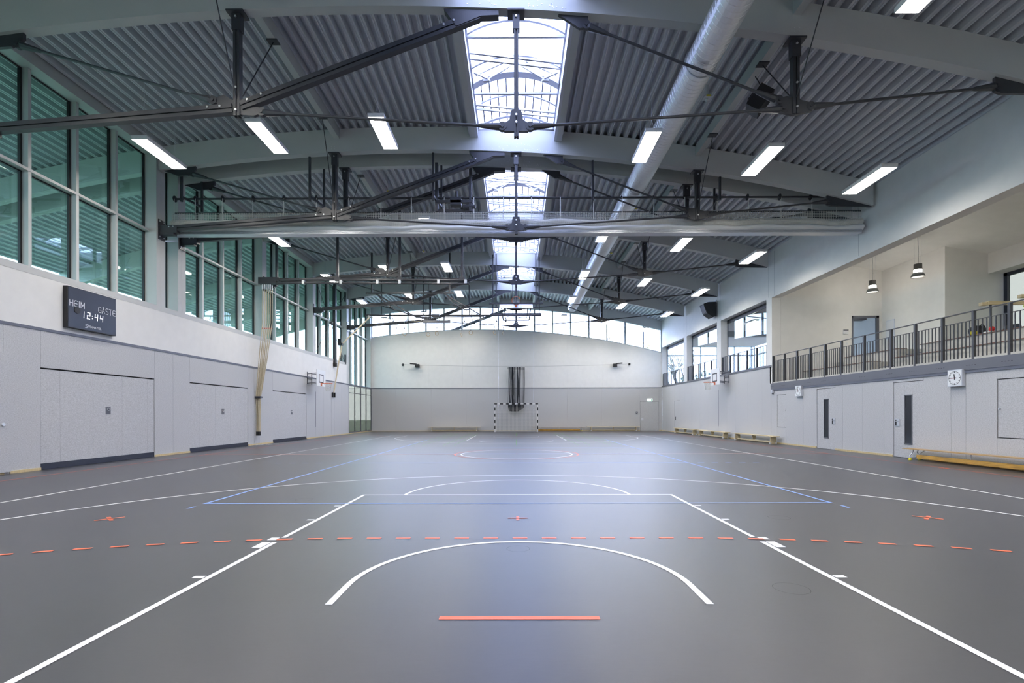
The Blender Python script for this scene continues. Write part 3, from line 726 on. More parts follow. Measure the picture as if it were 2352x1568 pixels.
for z, h, yy in ((7.13,.03,-.15),(7.095,.025,-.165),(7.06,.025,-.17),(7.03,.03,-.16)): bb.box(x0+.02, x1-.05, yc+yy, yc+.14, z-h/2, z+h/2-.004)
part(bb, 'bottom_bar', M['alu'], cu, 'slatted aluminium bottom bar')

# ------------------------------------------------------------------ scoreboard
SX = XL+.12
DGW = .014
sb = thing('scoreboard', 'dark digital scoreboard showing 12:44 on the white wall band', 'scoreboard', (XL, 10.78, 3.43))
part(MB().box(XL, SX-.004, 10.045, 11.52, 3.43, 4.44), 'casing', M['black'], sb); part(MB().box(SX-.004, SX, 10.06, 11.505, 3.445, 4.425), 'display_panel', M['navy'], sb)
def strokes(polys, y0, z0, sx, sz, wd, mb, x, slant=0):
    for pl in polys:
        P = [Vector((0, y0+a*sx+slant*b*sz, z0+b*sz)) for a, b in pl]
        for A, B in zip(P[:-1], P[1:]):
            d = (B-A).normalized(); n = Vector((0, -d.z, d.y)); e = d*wd*.5
            mb.add([(x, *(v.yz)) for v in (A-e-n*wd/2, B+e-n*wd/2, B+e+n*wd/2, A-e+n*wd/2)], [(0,1,2,3)])
G = {'H':[[(0,0),(0,1)],[(1,0),(1,1)],[(0,.52),(1,.52)]], 'E':[[(1,.95),(.7,1),(.25,1),(0,.75),(0,.25),(.25,0),(1,0)],[(0,.5),(.9,.5)]], 'I':[[(0,0),(0,1)]],
 'M':[[(0,0),(0,1),(.5,.35),(1,1),(1,0)]], 'G':[[(1,.85),(.8,1),(.25,1),(0,.75),(0,.25),(.25,0),(1,0),(1,.45),(.55,.45)]], 'Ä':[[(0,0),(.5,1),(1,0)],[(.2,.32),(.8,.32)],[(.25,1.15),(.35,1.15)],[(.65,1.15),(.75,1.15)]],
 'A':[[(0,0),(.5,1),(1,0)],[(.2,.35),(.8,.35)]], 'S':[[(1,1),(.25,1),(0,.8),(.1,.58),(.9,.42),(1,.2),(.8,0),(0,0)]], 'T':[[(0,1),(1,1)],[(.5,1),(.5,0)]], 'R':[[(0,0),(0,1),(.85,1),(1,.8),(.85,.5),(0,.5)],[(.45,.5),(1,0)]], 'L':[[(0,1),(0,0),(1,0)]]}
def word(txt, y0, y1, z0, h, wd, x, slant=0):
    mb = MB(); ws = [(.25 if c == 'I' else (1.15 if c == 'M' else 1)) for c in txt]; gap = .42; tot = sum(ws)+gap*(len(txt)-1); u = (y1-y0)/tot; y = y0
    for c, wv in zip(txt, ws): strokes(G[c], y+(0 if c != 'I' else .5*wv*u), z0, (0.001 if c == 'I' else wv*u), h, wd, mb, x, slant); y += (wv+gap)*u
    return mb
part(word('HEIM', 10.10, 10.52, 3.97, .145, .017, SX+.002), 'lettering', M['paper'], sb, 'word HEIM'); part(word('GÄSTE', 10.945, 11.49, 3.965, .145, .017, SX+.002), 'lettering', M['paper'], sb, 'word GÄSTE')
lg = word('TRAMATEL', 10.61, 11.03, 3.515, .048, .011, SX+.002, .25); strokes(G['S'], 10.535, 3.50, .07, .085, .014, lg, SX+.002, .25); part(lg, 'maker_name', M['paper'], sb)
mb = MB(); dg = lambda pl, y: strokes(pl, y, 3.735, .078, .155, DGW, mb, SX+.002, .06)
strokes([[(0,0),(0,1)]], 10.50, 3.735, .08, .155, DGW, mb, SX+.002, .06)
dg([[(0,1),(1,1),(1,.5),(0,.5),(0,0),(1,0)]], 10.60); dg([[(0,1),(0,.5),(1,.5)],[(1,1),(1,0)]], 10.835); dg([[(0,1),(0,.5),(1,.5)],[(1,1),(1,0)]], 11.0)
for z in (3.765, 3.825): mb.box(SX, SX+.003, 10.745, 10.765, z-.01, z+.01)
part(mb, 'digits', M['led'], sb, 'lit digits 12:44')
part(MB().disc((SX+.004, 10.31, 3.89), (1,0,0), .085, .012, 12), 'horn_grille', M['black'], sb)

# ------------------------------------------------------------------ clocks
def clock(label, y, z, s):
    c = thing('wall_clock', label, 'clock', (XR, y, z-s/2), 'wall clocks under the gallery')
    x = XR-.085
    part(MB().box(x, XR-.002, y-s/2, y+s/2, z-s/2, z+s/2), 'case', M['alu'], c); part(MB().box(x-.004, x, y-s/2+.018, y+s/2-.018, z-s/2+.018, z+s/2-.018), 'dial', M['clockface'], c)
    R = s*.40; mb = MB(); f = lambda r, a: (x-.006, y-r*sin(a), z+r*cos(a))
    mb.tube([f(R, 2*pi*k/40) for k in range(40)], .0035, 4, closed=True)
    for k in range(12): a = 2*pi*k/12; mb.bar(f(R*.80, a), f(R*.98, a), .016 if k % 3 == 0 else .012, .004, (1,0,0))
    part(mb, 'hour_marks', M['black'], c)
    part(MB().bar(f(-.045, radians(352)), f(R*.62, radians(352)), .022, .005, (1,0,0)), 'hour_hand', M['black'], c); part(MB().bar(f(-.05, radians(270)), f(R*.93, radians(270)), .016, .006, (1,0,0)), 'minute_hand', M['black'], c)
    part(MB().bar(f(-.03, radians(268)), f(R*.6, radians(268)), .007, .009, (1,0,0)), 'second_hand', M['red'], c)
clock('square wall clock nearer the camera, right of the near glazed door', 10.53, 2.165, .42); clock('square wall clock farther away, left of the far glazed door', 17.55, 2.165, .42)
o = thing('siren_box', 'small grey box on the wall under the gallery end', 'siren', (XR, 19.6, 2.12)); part(MB().box(XR-.09, XR-.002, 19.53, 19.66, 2.18, 2.33), 'housing', M['alu'], o); part(MB().disc((XR-.045, 19.59, 2.15), (0,0,1), .03, .06), 'sounder', M['fascia'], o)
# ------------------------------------------------------------------ exit sign, switch
o = thing('exit_sign', 'lit exit sign over the back wall door', 'sign', (10.18, YB, 2.33))
part(MB().box(9.97, 10.39, YB-.07, YB-.004, 2.44, 2.50), 'housing', M['lampcase'], o); part(MB().box(9.99, 10.37, YB-.05, YB-.03, 2.27, 2.44), 'lit_panel', M['exit'], o, 'glowing white green panel')
mb = MB().box(10.10, 10.20, YB-.056, YB-.051, 2.345, 2.365); mb.add([(10.20, YB-.056, 2.33),(10.26, YB-.056, 2.355),(10.20, YB-.056, 2.38)], [(0,1,2)]); mb.box(10.29, 10.35, YB-.056, YB-.051, 2.29, 2.42)
part(mb, 'pictogram', mat('exit_green', (.02,.35,.16), .5), o, 'green arrow and doorway')
o = thing('wall_switch', 'dark square wall switch left of the exit door', 'switch', (9.19, YB, 1.33)); part(MB().box(9.12, 9.27, YB-.03, YB-.003, 1.32, 1.48), 'plate', M['trim'], o); part(MB().box(9.17, 9.22, YB-.036, YB-.029, 1.36, 1.44), 'rocker', M['white_metal'], o)

# ------------------------------------------------------------------ gym benches
def ply_bench(label, L=4.0, group='plywood gym benches'):
    b = thing('gym_bench', label, 'bench', (0,0,0), group)
    sub(MB().box(-.14, .14, -L/2, L/2, .305, .34), 'seat', M['wood'], b, (0,0,0))
    sub(MB().box(-.03, .03, -L/2+.35, L/2-.35, .045, .105), 'balance_beam', M['wood'], b, (0,0,0))
    for s in (-1, 1):
        t = sub(MB().prism([(-.14,.0),(-.09,.0),(-.07,-.0),(.07,0),(.14,0),(.115,.30),(-.115,.30)], lambda u, v, k: (u, -.0175+.035*k, v)), 'end_support', M['wood'], b, (0, s*(L/2-.30), .003))
        for e in (-1, 1): sub(MB().box(-.03,.03,-.03,.03,0,.07), 'foot_cap', M['white_metal'], t, (e*.12, 0, 0), label='white rubber foot')
    sub(MB().prism([(-.05,.10),(.05,.10),(.10,.305),(-.10,.305)], lambda u, v, k: (u, -.012+.024*k, v)), 'middle_support', M['wood'], b, (0,0,0))
    return b
b0 = ply_bench('plywood gym bench on the right wall, farthest of three'); bx = XR-.24
b0.location = (bx, 30.22, 0)
dup(b0, (bx, 25.72, 0), 'plywood gym bench on the right wall, middle of three'); dup(b0, (bx, 20.87, 0), 'plywood gym bench on the right wall, nearest of three, beside the upright hatch')
dup(b0, (-4.69, YB-.24, 0), 'plywood gym bench along the back wall, left of the goal', rotz=pi/2); dup(b0, (7.37, YB-.24, 0), 'plywood gym bench along the back wall, beside the exit door', rotz=pi/2)
def old_bench(label, L=4.0):
    b = thing('gym_bench', label, 'bench', (0,0,0), 'old gym benches with an orange beam')
    sub(MB().box(-.12, .12, -L/2, L/2, .29, .315), 'seat', M['tanwood'], b, (0,0,0)); sub(MB().box(-.05, .05, -L/2+.42, L/2-.42, .055, .155), 'balance_beam', M['oldwood'], b, (0,0,0))
    for s in (-1, 1):
        m = MB()
        for e in (-1, 1): m.tube([(e*.07, s*(L/2-.34), .29), (e*.06, s*(L/2-.31), .22), (e*.13, s*(L/2-.29), .12), (e*.13, s*(L/2-.30), .06)], .013, 8)
        m.tube([(-.13, s*(L/2-.30), .075), (.13, s*(L/2-.30), .075)], .013, 8); m.tube([(0, s*(L/2-.32), .08), (0, s*(L/2-.62), .28)], .012, 8)
        t = sub(m, 'tube_leg', M['alu'], b, (0,0,0))
        for e in (-1, 1): sub(MB().lathe([(.001,0),(.04,0),(.035,.045),(.012,.06)], (0,0,0), 12), 'foot_cap', M['yellow'], t, (e*.13, s*(L/2-.30), .002), label='yellow rubber foot')
    sub(MB().tube([(0, 0, .15), (0, 0, .29)], .014, 8), 'middle_post', M['alu'], b, (0,0,0))
    return b
b1 = old_bench('old varnished gym bench with orange beam along the right wall in front'); b1.location = (XR-.22, 9.93, 0)
dup(b1, (3.25, YB-.24, 0), 'old gym bench with orange beam by the back wall, right of the goal', rotz=pi/2)

# ------------------------------------------------------------------ practice baskets on the side walls
def net_cone(r0, r1, h, n=12, rows=6):
    m = MB(); 
    for d in (1, -1):
        for k in range(n):
            pts = []
            for j in range(rows+1):
                t = j/rows; a = 2*pi*(k+d*j*.5)/n; r = r0+(r1-r0)*sqrt(t); pts.append((r*cos(a), r*sin(a), -h*t))
            m.tube(pts, .005, 4, cap=False)
    return m
def hoop_basket(label, x, y, s):
    b = thing('practice_basket', label, 'basket', (x, y, 2.8), 'practice baskets on the side walls')
    part(MB().box(x-.014, x+.014, y-.6, y+.6, 2.80, 3.66), 'backboard', M['board'], b, 'white backboard')
    f = x+s*.016; m = MB()
    for (a, c, d, e) in ((-.295,.295,3.38,3.43),(-.295,.295,2.98,3.03),(-.295,-.245,2.98,3.43),(.245,.295,2.98,3.43)): m.box(f-.002, f+.002, y+a, y+c, d, e)
    part(m, 'target_square', M['black'], b)
    m = MB(); w = XL if s > 0 else XR
    for a in (-.35, .35):
        for z in (3.0, 3.5): m.bar((w+s*.02, y+a*.8, z-.05), (x-s*.016, y+a, z), .035, .035)
    m.box(w+s*.001, w+s*.02, y-.32, y+.32, 3.18, 3.26); m.box(w+s*.001, w+s*.02, y-.32, y-.24, 2.9, 3.55); m.box(w+s*.001, w+s*.02, y+.24, y+.32, 2.9, 3.55)
    part(m, 'wall_bracket', M['fascia'], b)
    zc = 2.95; cx = x+s*(.15+.225); m = MB().tube([(cx+.225*cos(2*pi*k/28), y+.225*sin(2*pi*k/28), zc) for k in range(28)], .012, 8, closed=True)
    m.bar((x+s*.014, y, zc-.02), (cx-s*.22, y, zc), .14, .03); m.box(min(x+s*.014, x+s*.03), max(x+s*.014, x+s*.03), y-.08, y+.08, zc-.14, zc+.02)
    h = part(m, 'hoop', M['orange'], b, 'orange hoop')
    nt = net_cone(.215, .12, .38); nt.v = [(p[0]+cx, p[1]+y, p[2]+zc-.01) for p in nt.v]; part(nt, 'net', M['netwhite'], h)
hoop_basket('practice basket on the left wall, past the third store gate', XL+.62, 24.65, 1); hoop_basket('practice basket on the right wall, below the recessed windows', XR-.62, 24.4, -1)

# ------------------------------------------------------------------ handball goal
g = thing('handball_goal', 'black and white striped handball goal in front of the back wall', 'goal', (0, 34.0, 0))
BW = [M['line_white'], M['black']]
def stripes(p, q, n, start):
    m = MB(); p = Vector(p); q = Vector(q)
    for i in range(n):
        m.k = (i+start) % 2; m.bar(p+(q-p)*i/n, p+(q-p)*(i+1)/n, .08, .08, (0,1,0))
    return m
for s in (-1, 1): part(stripes((s*1.54, 34, 0), (s*1.54, 34, 2.0), 9, 0), 'goal_post', BW, g)
part(stripes((-1.58, 34, 2.04), (1.58, 34, 2.04), 15, 1), 'crossbar', BW, g)
m = MB()
for s in (-1, 1): m.tube([(s*1.52, 34.04, .03), (s*1.45, 35.0, .03)], .02, 6); m.tube([(s*1.52, 34.03, 2.05), (s*1.5, 34.8, 1.75), (s*1.46, 35.0, .03)], .012, 6)
m.tube([(-1.45, 35.0, .03), (1.45, 35.0, .03)], .02, 6); part(m, 'base_frame', M['white_metal'], g)
m = MB()
def gy(z): return 34.72+.28*(1-z/2.04)**.7 if z < 1.9 else 34.6
for i in range(31):
    x = -1.5+3.0*i/30; sag = .30*(1-(x/1.5)**2)
    m.tube([(x, 34.05, 2.02-sag*.2), (x*.99, 34.5, 1.93-sag*.7), (x*.98, 34.75, 1.75-sag)]+[(x*.97, gy(z), z) for z in (1.3,.9,.5,.05)], .006, 4, cap=False)
for k in range(20):
    z = .08+k*.088; m.tube([(-1.47+2.94*i/16, gy(z)-.05*cos(i*.9), z) for i in range(17)], .006, 4, cap=False)
for s in (-1, 1):
    for k in range(20): z = .08+k*.098; m.tube([(s*1.53, 34.05, z), (s*1.47, 34.62, z*.93)], .006, 4, cap=False)
    for k in range(6): y = 34.1+k*.12; m.tube([(s*1.5, y, .05), (s*1.5, y, 1.98-.3*(y-34))], .006, 4, cap=False)
part(m, 'net', M['netwhite'], g, 'white square mesh net')

# ------------------------------------------------------------------ black ball-stop net on its wire
wi = thing('net_wire', 'thin wire strung along the back wall between two pulleys', 'wire', (0, YB-.3, 4.9))
part(MB().tube([(-8.7+17.25*i/24, YB-.30, 5.08-.16*(1-((-8.7+17.25*i/24)/8.7)**2)) for i in range(25)], .007, 5), 'wire', M['fascia'], wi)
for s, lab in ((-1, 'left'), (1, 'right')):
    o = thing('pulley_block', 'black pulley block %s on the white back wall' % ('at the left' if s < 0 else 'at the right'), 'pulley', (s*7.5, YB, 4.9), 'pulley blocks on the back wall')
    part(MB().box(s*7.5-.14, s*7.5+.14, YB-.40, YB, 4.86, 5.10), 'block', M['black'], o); part(MB().bar((s*7.55, YB-.3, 5.10), (s*8.05, YB-.3, 5.15), .06, .09), 'arm', M['black'], o)
    o = thing('wire_anchor', 'small black wire anchor plate %s of the back wall' % ('far left' if s < 0 else 'far right'), 'anchor', (s*8.64, YB, 5.0), 'wire anchors on the back wall')
    part(MB().box(s*8.64-.07, s*8.64+.07, YB-.04, YB, 5.0, 5.17), 'plate', M['black'], o); part(MB().tube([(s*8.64, YB-.03, 5.09), (s*8.64, YB-.3, 5.09)], .02, 6), 'eye', M['black'], o)
bn = thing('ball_net', 'black ball-stop net gathered and sagging behind the goal', 'net', (0, YB-.3, 1.45)); m = MB(); rnd = random.Random(11); yb = YB-.32
xsr = [-.56+.50*rnd.random() for i in range(34)]+[.03+.10*rnd.random() for i in range(8)]+[.20+.16*rnd.random() for i in range(12)]+[.42+.2*rnd.random() for i in range(5)]+[-.68,.64]
for x in xsr:
    o1 = rnd.uniform(-.04,.04); m.tube([(x, yb+rnd.uniform(-.05,.05), 4.86), (x+o1, yb+rnd.uniform(-.06,.06), 3.8), (x*.97+o1, yb+rnd.uniform(-.06,.06), 2.8), (x*.94, yb, 2.0)], .009, 4, cap=False)
for k in range(6):
    z = 4.86-k*.03; m.tube([(-.66+1.3*i/14, yb, z-.004*i) for i in range(15)], .006, 4, cap=False)
part(m, 'hanging_strands', M['netblack'], bn, 'black hanging cords')
m = MB(); 
def lo(x): return 1.50+.16*abs(x+.1)**2+(.35*max(0, x-.15))
for i in range(52):
    x = -.6+1.2*i/51
    m.tube([(x, yb+rnd.uniform(-.04,.04), 2.1), (x*.98, yb-.08+rnd.uniform(-.03,.03), 1.8), (x*.92, yb-.06, lo(x)+.06), (x*.85, yb, lo(x))], .012, 4, cap=False)
for k in range(13):
    t = k/12; m.tube([((-.6+1.2*i/20)*(1-.12*t), yb-.08, 2.0+(lo(-.6+1.2*i/20)-2.0)*t) for i in range(21)], .012, 4, cap=False)
part(m, 'sagging_bag', M['netblack'], bn, 'black sagging net bag')

# ------------------------------------------------------------------ climbing ropes on a ceiling rail
yr = 19.2
rl = thing('rope_rail', 'black double ceiling rail carrying the climbing ropes', 'rail', (-6.4, yr, 7.0))
part(MB().tube([(-10.9, yr, 7.06), (-2.1, yr, 6.98)], .055, 10), 'rail', M['steel'], rl); part(MB().tube([(-10.6, yr-.02, 6.90), (-2.0, yr-.02, 6.83)], .04, 8), 'lower_rail', M['steel'], rl)
for x in (-10.2,-7.6,-4.95,-2.3): part(MB().box(x-.045, x+.045, yr-.045, yr+.045, 7.05, zt(x)).box(x-.12, x+.12, yr-.07, yr+.07, 6.96, 7.12), 'hanger_post', M['steel'], rl)
for x in (-9.05,-7.45,-5.9,-4.95,-3.3,-2.15): part(MB().box(x-.05, x+.05, yr-.09, yr+.07, 6.84, 7.0), 'rope_carriage', M['white_metal'], rl)
part(MB().box(-10.95,-10.2, yr-.1, yr+.1, 6.85, 7.12), 'end_box', M['steel'], rl)
rnd = random.Random(2)
for i in range(10):
    xa = -10.78+.36*i/9; ya = yr-.05+.1*(i % 2); xb = -10.95+.014*(i-4); yb2 = yr-.12+.03*(i % 4)
    o = thing('climbing_rope', 'beige climbing rope in the bundle tied together at the left wall', 'rope', (xb, yb2, .4), 'bundled climbing ropes')
    pts = [(xa, ya, 6.82), (xa-.01, ya, 5.2), (xa*.5+xb*.5+.02*(i-4.5)*.35, (ya+yb2)/2, 3.6), (xb+.006*(i-4), yb2, 2.05), (xb-.012*sin(i), yb2+.02, 1.2), (xb, yb2, .52)]
    part(MB().tube(pts, .019, 8), 'rope', M['rope'], o); part(MB().tube([(xb, yb2, .57), (xb, yb2, .40)], .026, 8), 'end_sleeve', M['black'], o, 'black rope end sleeve')
    part(MB().tube([(xa, ya, 6.82), (xa, ya, 6.62)], .03, 8), 'shackle', M['alu'], o); part(MB().tube([(xa-.012, ya, 4.98), (xa-.012, ya, 4.94)], .021, 8), 'marking', M['red'], o, 'red marking')
o = thing('rope_strap', 'dark strap holding the climbing ropes together', 'strap', (-10.95, yr-.1, 2.0)); part(MB().box(-11.055, -10.84, yr-.2, yr+.03, 1.99, 2.06), 'band', M['navy'], o); part(MB().box(-10.86, -10.83, yr-.15, yr-.05, 1.98, 2.07), 'buckle', M['fascia'], o)
m = MB(); rnd = random.Random(4)
p = [(-10.9+.02*i+rnd.uniform(-.08,.08), 18.95+.035*i+rnd.uniform(-.12,.12), .012) for i in range(26)]; m.tube(p, .009, 5)
solo(m, 'loose_cord', M['netwhite'], 'white loose cord lying on the floor under the climbing ropes', 'cord')

# ------------------------------------------------------------------ gym rings
ya = 29.9
rr = thing('ring_rail', 'long slim ceiling rail carrying the gym rings before the arched window', 'rail', (-4, ya, 7.6))
part(MB().tube([(-9.65, ya, 7.63), (1.6, ya, 7.60)], .05, 8), 'rail', M['steel'], rr)
for x in (-8.6,-5.9,-3.0,-.2): part(MB().tube([(x, ya, 7.6), (x, ya, zt(x))], .03, 8), 'hanger_post', M['steel'], rr)
for x in (-7.95,-7.1,-5.6,-5.0,-3.4,-2.9,-1.35,-.75): part(MB().tube([(x, ya, 7.6), (x+.05, ya, 7.42), (x+.1, ya, 7.36), (x+.1, ya, 7.25)], .022, 6).ball((x+.1, ya, 7.22), .06), 'pulley', M['fascia'], rr)
part(MB().tube([(-9.5, ya, 7.5), (-7, ya, 7.38), (-4.5, ya, 7.25), (-2, ya, 7.38)], .018, 6).tube([(-9.5, ya-.05, 7.52), (-6, ya-.05, 7.2), (-4.2, ya-.05, 7.3)], .014, 6), 'haul_ropes', M['rope'], rr)
part(MB().box(-5.95, -4.2, ya-.06, ya+.06, 7.12, 7.30), 'gear_box', M['fascia'], rr)
RX = [(-7.66,6.46,.1),(-7.13,6.43,.5),(-5.62,6.40,.3),(-5.07,6.46,.7),(-3.48,6.38,1.3),(-2.90,6.50,.2),(-1.37,6.50,.8),(-.81,6.45,1.2)]
RP = ['first','second','third','fourth','fifth','sixth','seventh','eighth']
for i, (x, z, tw) in enumerate(RX):
    o = thing('gym_ring', 'wooden gym ring before the arched window, %s from the left' % RP[i], 'gym ring', (x, ya, z-.12), 'gym rings hanging in pairs')
    part(MB().tube([(x+.117*cos(a)*cos(tw), ya+.117*cos(a)*sin(tw), z+.117*sin(a)) for a in [2*pi*k/24 for k in range(24)]], .014, 8, closed=True), 'ring', M['tanwood'], o)
    part(MB().tube([(x, ya, z+.12), (x, ya, z+.34)], .012, 6).box(x-.03, x+.03, ya-.01, ya+.01, z+.3, z+.42), 'strap', M['fascia'], o); part(MB().tube([(x, ya, z+.4), (x, ya, 7.55)], .005, 4), 'cord', M['netwhite'], o)
o = thing('haul_rope', 'pale rope bundle running from the ring rail down to the left wall', 'rope', (-10.9, 29, 2.5))
m = MB()
for k in range(5): m.tube([(-9.4+.02*k, ya, 7.50), (-10.88+.012*k, 29.05+.02*k, 5.68), (-10.93+.014*k, 28.6, 4.4), (-10.98+.012*k, 27.95, 2.6)], .016, 6)
part(m, 'ropes', M['rope'], o); part(MB().box(-11.05,-10.8, 28.95, 29.15, 5.60, 5.74).box(-11.05,-10.85, 28.9, 28.98, 5.7, 6.0), 'guide_bracket', M['black'], o); part(MB().tube([(-9.4, ya, 7.62), (-9.4, ya, 7.46)], .05, 8), 'guide_wheel', M['white_metal'], o)
o = thing('rope_box', 'black open box on the left wall where the haul ropes end', 'box', (XL, 28.06, 2.3)); part(MB().box(XL+.002, XL+.09, 27.86, 27.93, 2.32, 2.62).box(XL+.002, XL+.09, 28.20, 28.27, 2.32, 2.62).box(XL+.002, XL+.03, 27.86, 28.27, 2.32, 2.62), 'housing', M['black'], o)
o = thing('guide_mast', 'black vertical mast standing before the left windows', 'mast', (XL, 28.25, 4.2)); part(MB().box(XL+.0, XL+.14, 28.15, 28.35, 4.25, 9.28), 'profile', M['steel'], o); part(MB().box(XL+.0, XL+.16, 28.12, 28.38, 4.20, 4.42), 'end_cap', M['black'], o)
o = thing('wind_brace', 'crossed thin steel cables over the left windows', 'bracing', (XL-.03, 28, 5)); xx = XL-.04
for a, b in (((25.65,8.7),(30.45,4.55)),((30.35,9.05),(25.6,4.75))): part(MB().tube([(xx, a[0], a[1]), (xx, b[0], b[1])], .014, 6), 'cable', M['steel'], o)
m = MB().disc((xx, 28.03, 6.78), (1,0,0), .12, .05, 14)
for z in (8.6, 4.55): m.box(xx-.02, xx+.06, 30.28, 30.42, z, z+.62)
part(m, 'connector', M['steel'], o)

# ------------------------------------------------------------------ folded ceiling baskets
yf = 24.7
fbk = thing('folding_basket', 'ceiling basket folded up on the hall axis before the arched window', 'basket', (0, yf, 6.3))
al = radians(27); dn = Vector((0, -cos(al), -sin(al))); nn = Vector((0, -sin(al), cos(al))); c0 = Vector((0, yf+.45, 7.19))
m = MB().obox(c0, (1,0,0), dn, nn, .90, .525, .02); bd = part(m, 'backboard', M['board'], fbk, 'white backboard folded nearly flat')
m = MB()
for (a, b, c, e) in ((-.295,.295,.10,.15),(-.295,.295,.50,.55),(-.295,-.25,.10,.5),(.25,.295,.10,.5)): 
    m.obox(c0+dn*((c+e)/2-.075)+nn*.022+Vector(((a+b)/2,0,0)), (1,0,0), dn, nn, (b-a)/2, (e-c)/2, .002)
part(m, 'target_square', M['line_blue'], fbk)
hc = c0+dn*.40+nn*.375
m = MB().tube([hc+Vector((1,0,0))*.225*cos(a)+nn*.225*sin(a) for a in [2*pi*k/28 for k in range(28)]], .014, 8, closed=True); m.bar(c0+dn*.40+nn*.02, c0+dn*.40+nn*.15, .14, .06, dn)
h = part(m, 'hoop', M['orange'], fbk, 'orange hoop')
nt = net_cone(.215, .12, .40); nt.v = [tuple(hc+Vector((1,0,0))*p[0]+nn*p[1]+dn*(-p[2])*.0+Vector((0,.92*(-p[2]),-.35*(-p[2])))) for p in nt.v]; part(nt, 'net', M['netwhite'], h)
m = MB()
for s in (-1, 1):
    m.box(s*1.24-.03, s*1.24+.03, yf-.03, yf+.03, 6.62, zt(0)-.1); m.box(s*1.07-.03, s*1.07+.03, yf+.25, yf+.31, 7.1, zb(0)+.6) 
m.box(-1.45, 1.45, yf-.04, yf+.04, 7.17, 7.25); m.box(-1.36, 1.36, yf-.04, yf+.04, 6.62, 6.69); m.tube([(-1.9, yf, 7.6), (-1.25, yf, 7.22)], .012, 6); m.tube([(1.9, yf, 7.6), (1.25, yf, 7.22)], .012, 6)
part(m, 'ceiling_frame', M['steel'], fbk)
m = MB()
for s in (-1, 1):
    m.bar((s*.78, yf+.1, 6.98), (s*.70, yf+.3, 6.38), .05, .05); m.bar((s*.62, yf-.05, 6.95), (s*.60, yf, 6.62), .04, .04); m.bar((s*.60, yf, 6.62), (s*.53, yf+.2, 6.38), .03, .03)
m.box(-.72, .72, yf+.27, yf+.33, 6.35, 6.41); m.tube([(-.5, yf+.3, 6.5), (.55, yf+.3, 6.5)], .012, 6); m.tube([(-.5, yf+.3, 6.58), (.3, yf+.3, 6.52), (.55, yf+.3, 6.5)], .018, 6)
part(m, 'swing_arms', M['steel'], fbk)
fb2 = thing('ceiling_swing_rig', 'black folding basket rig hinged to the ceiling left of the hall axis', 'basket rig', (-5.7, yf, 6.4))
part(MB().box(-8.05,-3.33, yf-.04, yf+.04, 7.74, 7.81), 'hinge_bar', M['steel'], fb2)
for x in (-7.72, -3.55): part(MB().box(x-.04, x+.04, yf-.04, yf+.04, 7.8, zt(x)), 'hanger_post', M['steel'], fb2)
for a, b in (((-7.5,7.74),(-5.3,6.45)),((-3.85,7.74),(-1.72,6.48))): part(MB().bar((a[0], yf, a[1]), (b[0], yf-.1, b[1]), .06, .06).bar((a[0]+.25, yf+.06, 7.2), (b[0]-.3, yf-.04, b[1]+.12), .03, .03), 'swing_arm', M['steel'], fb2)
m = MB()
for a in (-7.45, -3.8): m.bar((a, yf, 7.75), (a+.35, yf, 7.35), .07, .07); m.bar((a+.35, yf, 7.35), (a+.85, yf, 7.0), .05, .05); m.ball((a+.7, yf, 7.05), .07)
part(m, 'pulley_gear', M['steel'], fb2); part(MB().bar((-5.3, yf-.1, 6.47), (-1.75, yf-.1, 6.50), .05, .05).box(-4.5, -4.1, yf-.12, yf-.02, 6.5, 6.62), 'tip_bar', M['steel'], fb2)

# ------------------------------------------------------------------ loudspeakers, sensor boxes
o = thing('loudspeaker', 'black angular loudspeaker hung high on the right wall', 'loudspeaker', (XR, 26, 6.6), 'black loudspeakers')
m = MB().prism([(10.35,7.36),(10.55,7.44),(11.05,7.46),(11.05,6.70),(10.85,6.62),(10.55,6.84)], lambda u, v, k: (u, 25.55+.62*k, v)); part(m, 'cabinet', M['bagblack'], o)
part(MB().obox((10.435,25.86,7.10),(.38,0,-1),(0,1,0),(1,0,.38),.22,.29,.006), 'grille', M['black'], o); part(MB().box(10.7, XR-.003, 25.8, 25.9, 7.46, 7.53).box(XR-.06, XR-.003, 25.7, 26.0, 7.3, 7.6), 'wall_bracket', M['alu'], o)
o = thing('loudspeaker', 'black box loudspeaker chained beneath the roof right of the duct', 'loudspeaker', (6.0, 9.8, 8.4), 'black loudspeakers')
c = Vector((5.72, 9.65, 8.62)); ax = Vector((.72,-.25,-.62)).normalized(); ay = Vector((.35,.94,0)).normalized(); az = ax.cross(ay)
m = MB().obox(c, ax, ay, az, .17, .19, .26); part(m, 'cabinet', M['bagblack'], o); part(MB().obox(c+az*(-.262), ax, ay, az, .16, .18, .006), 'grille', M['black'], o); part(MB().tube([c+az*.2, (5.6, 9.7, zt(5.6)-.2)], .012, 5).obox(c+ax*-.2, ax, ay, az, .04, .07, .12), 'chain', M['steel'], o)
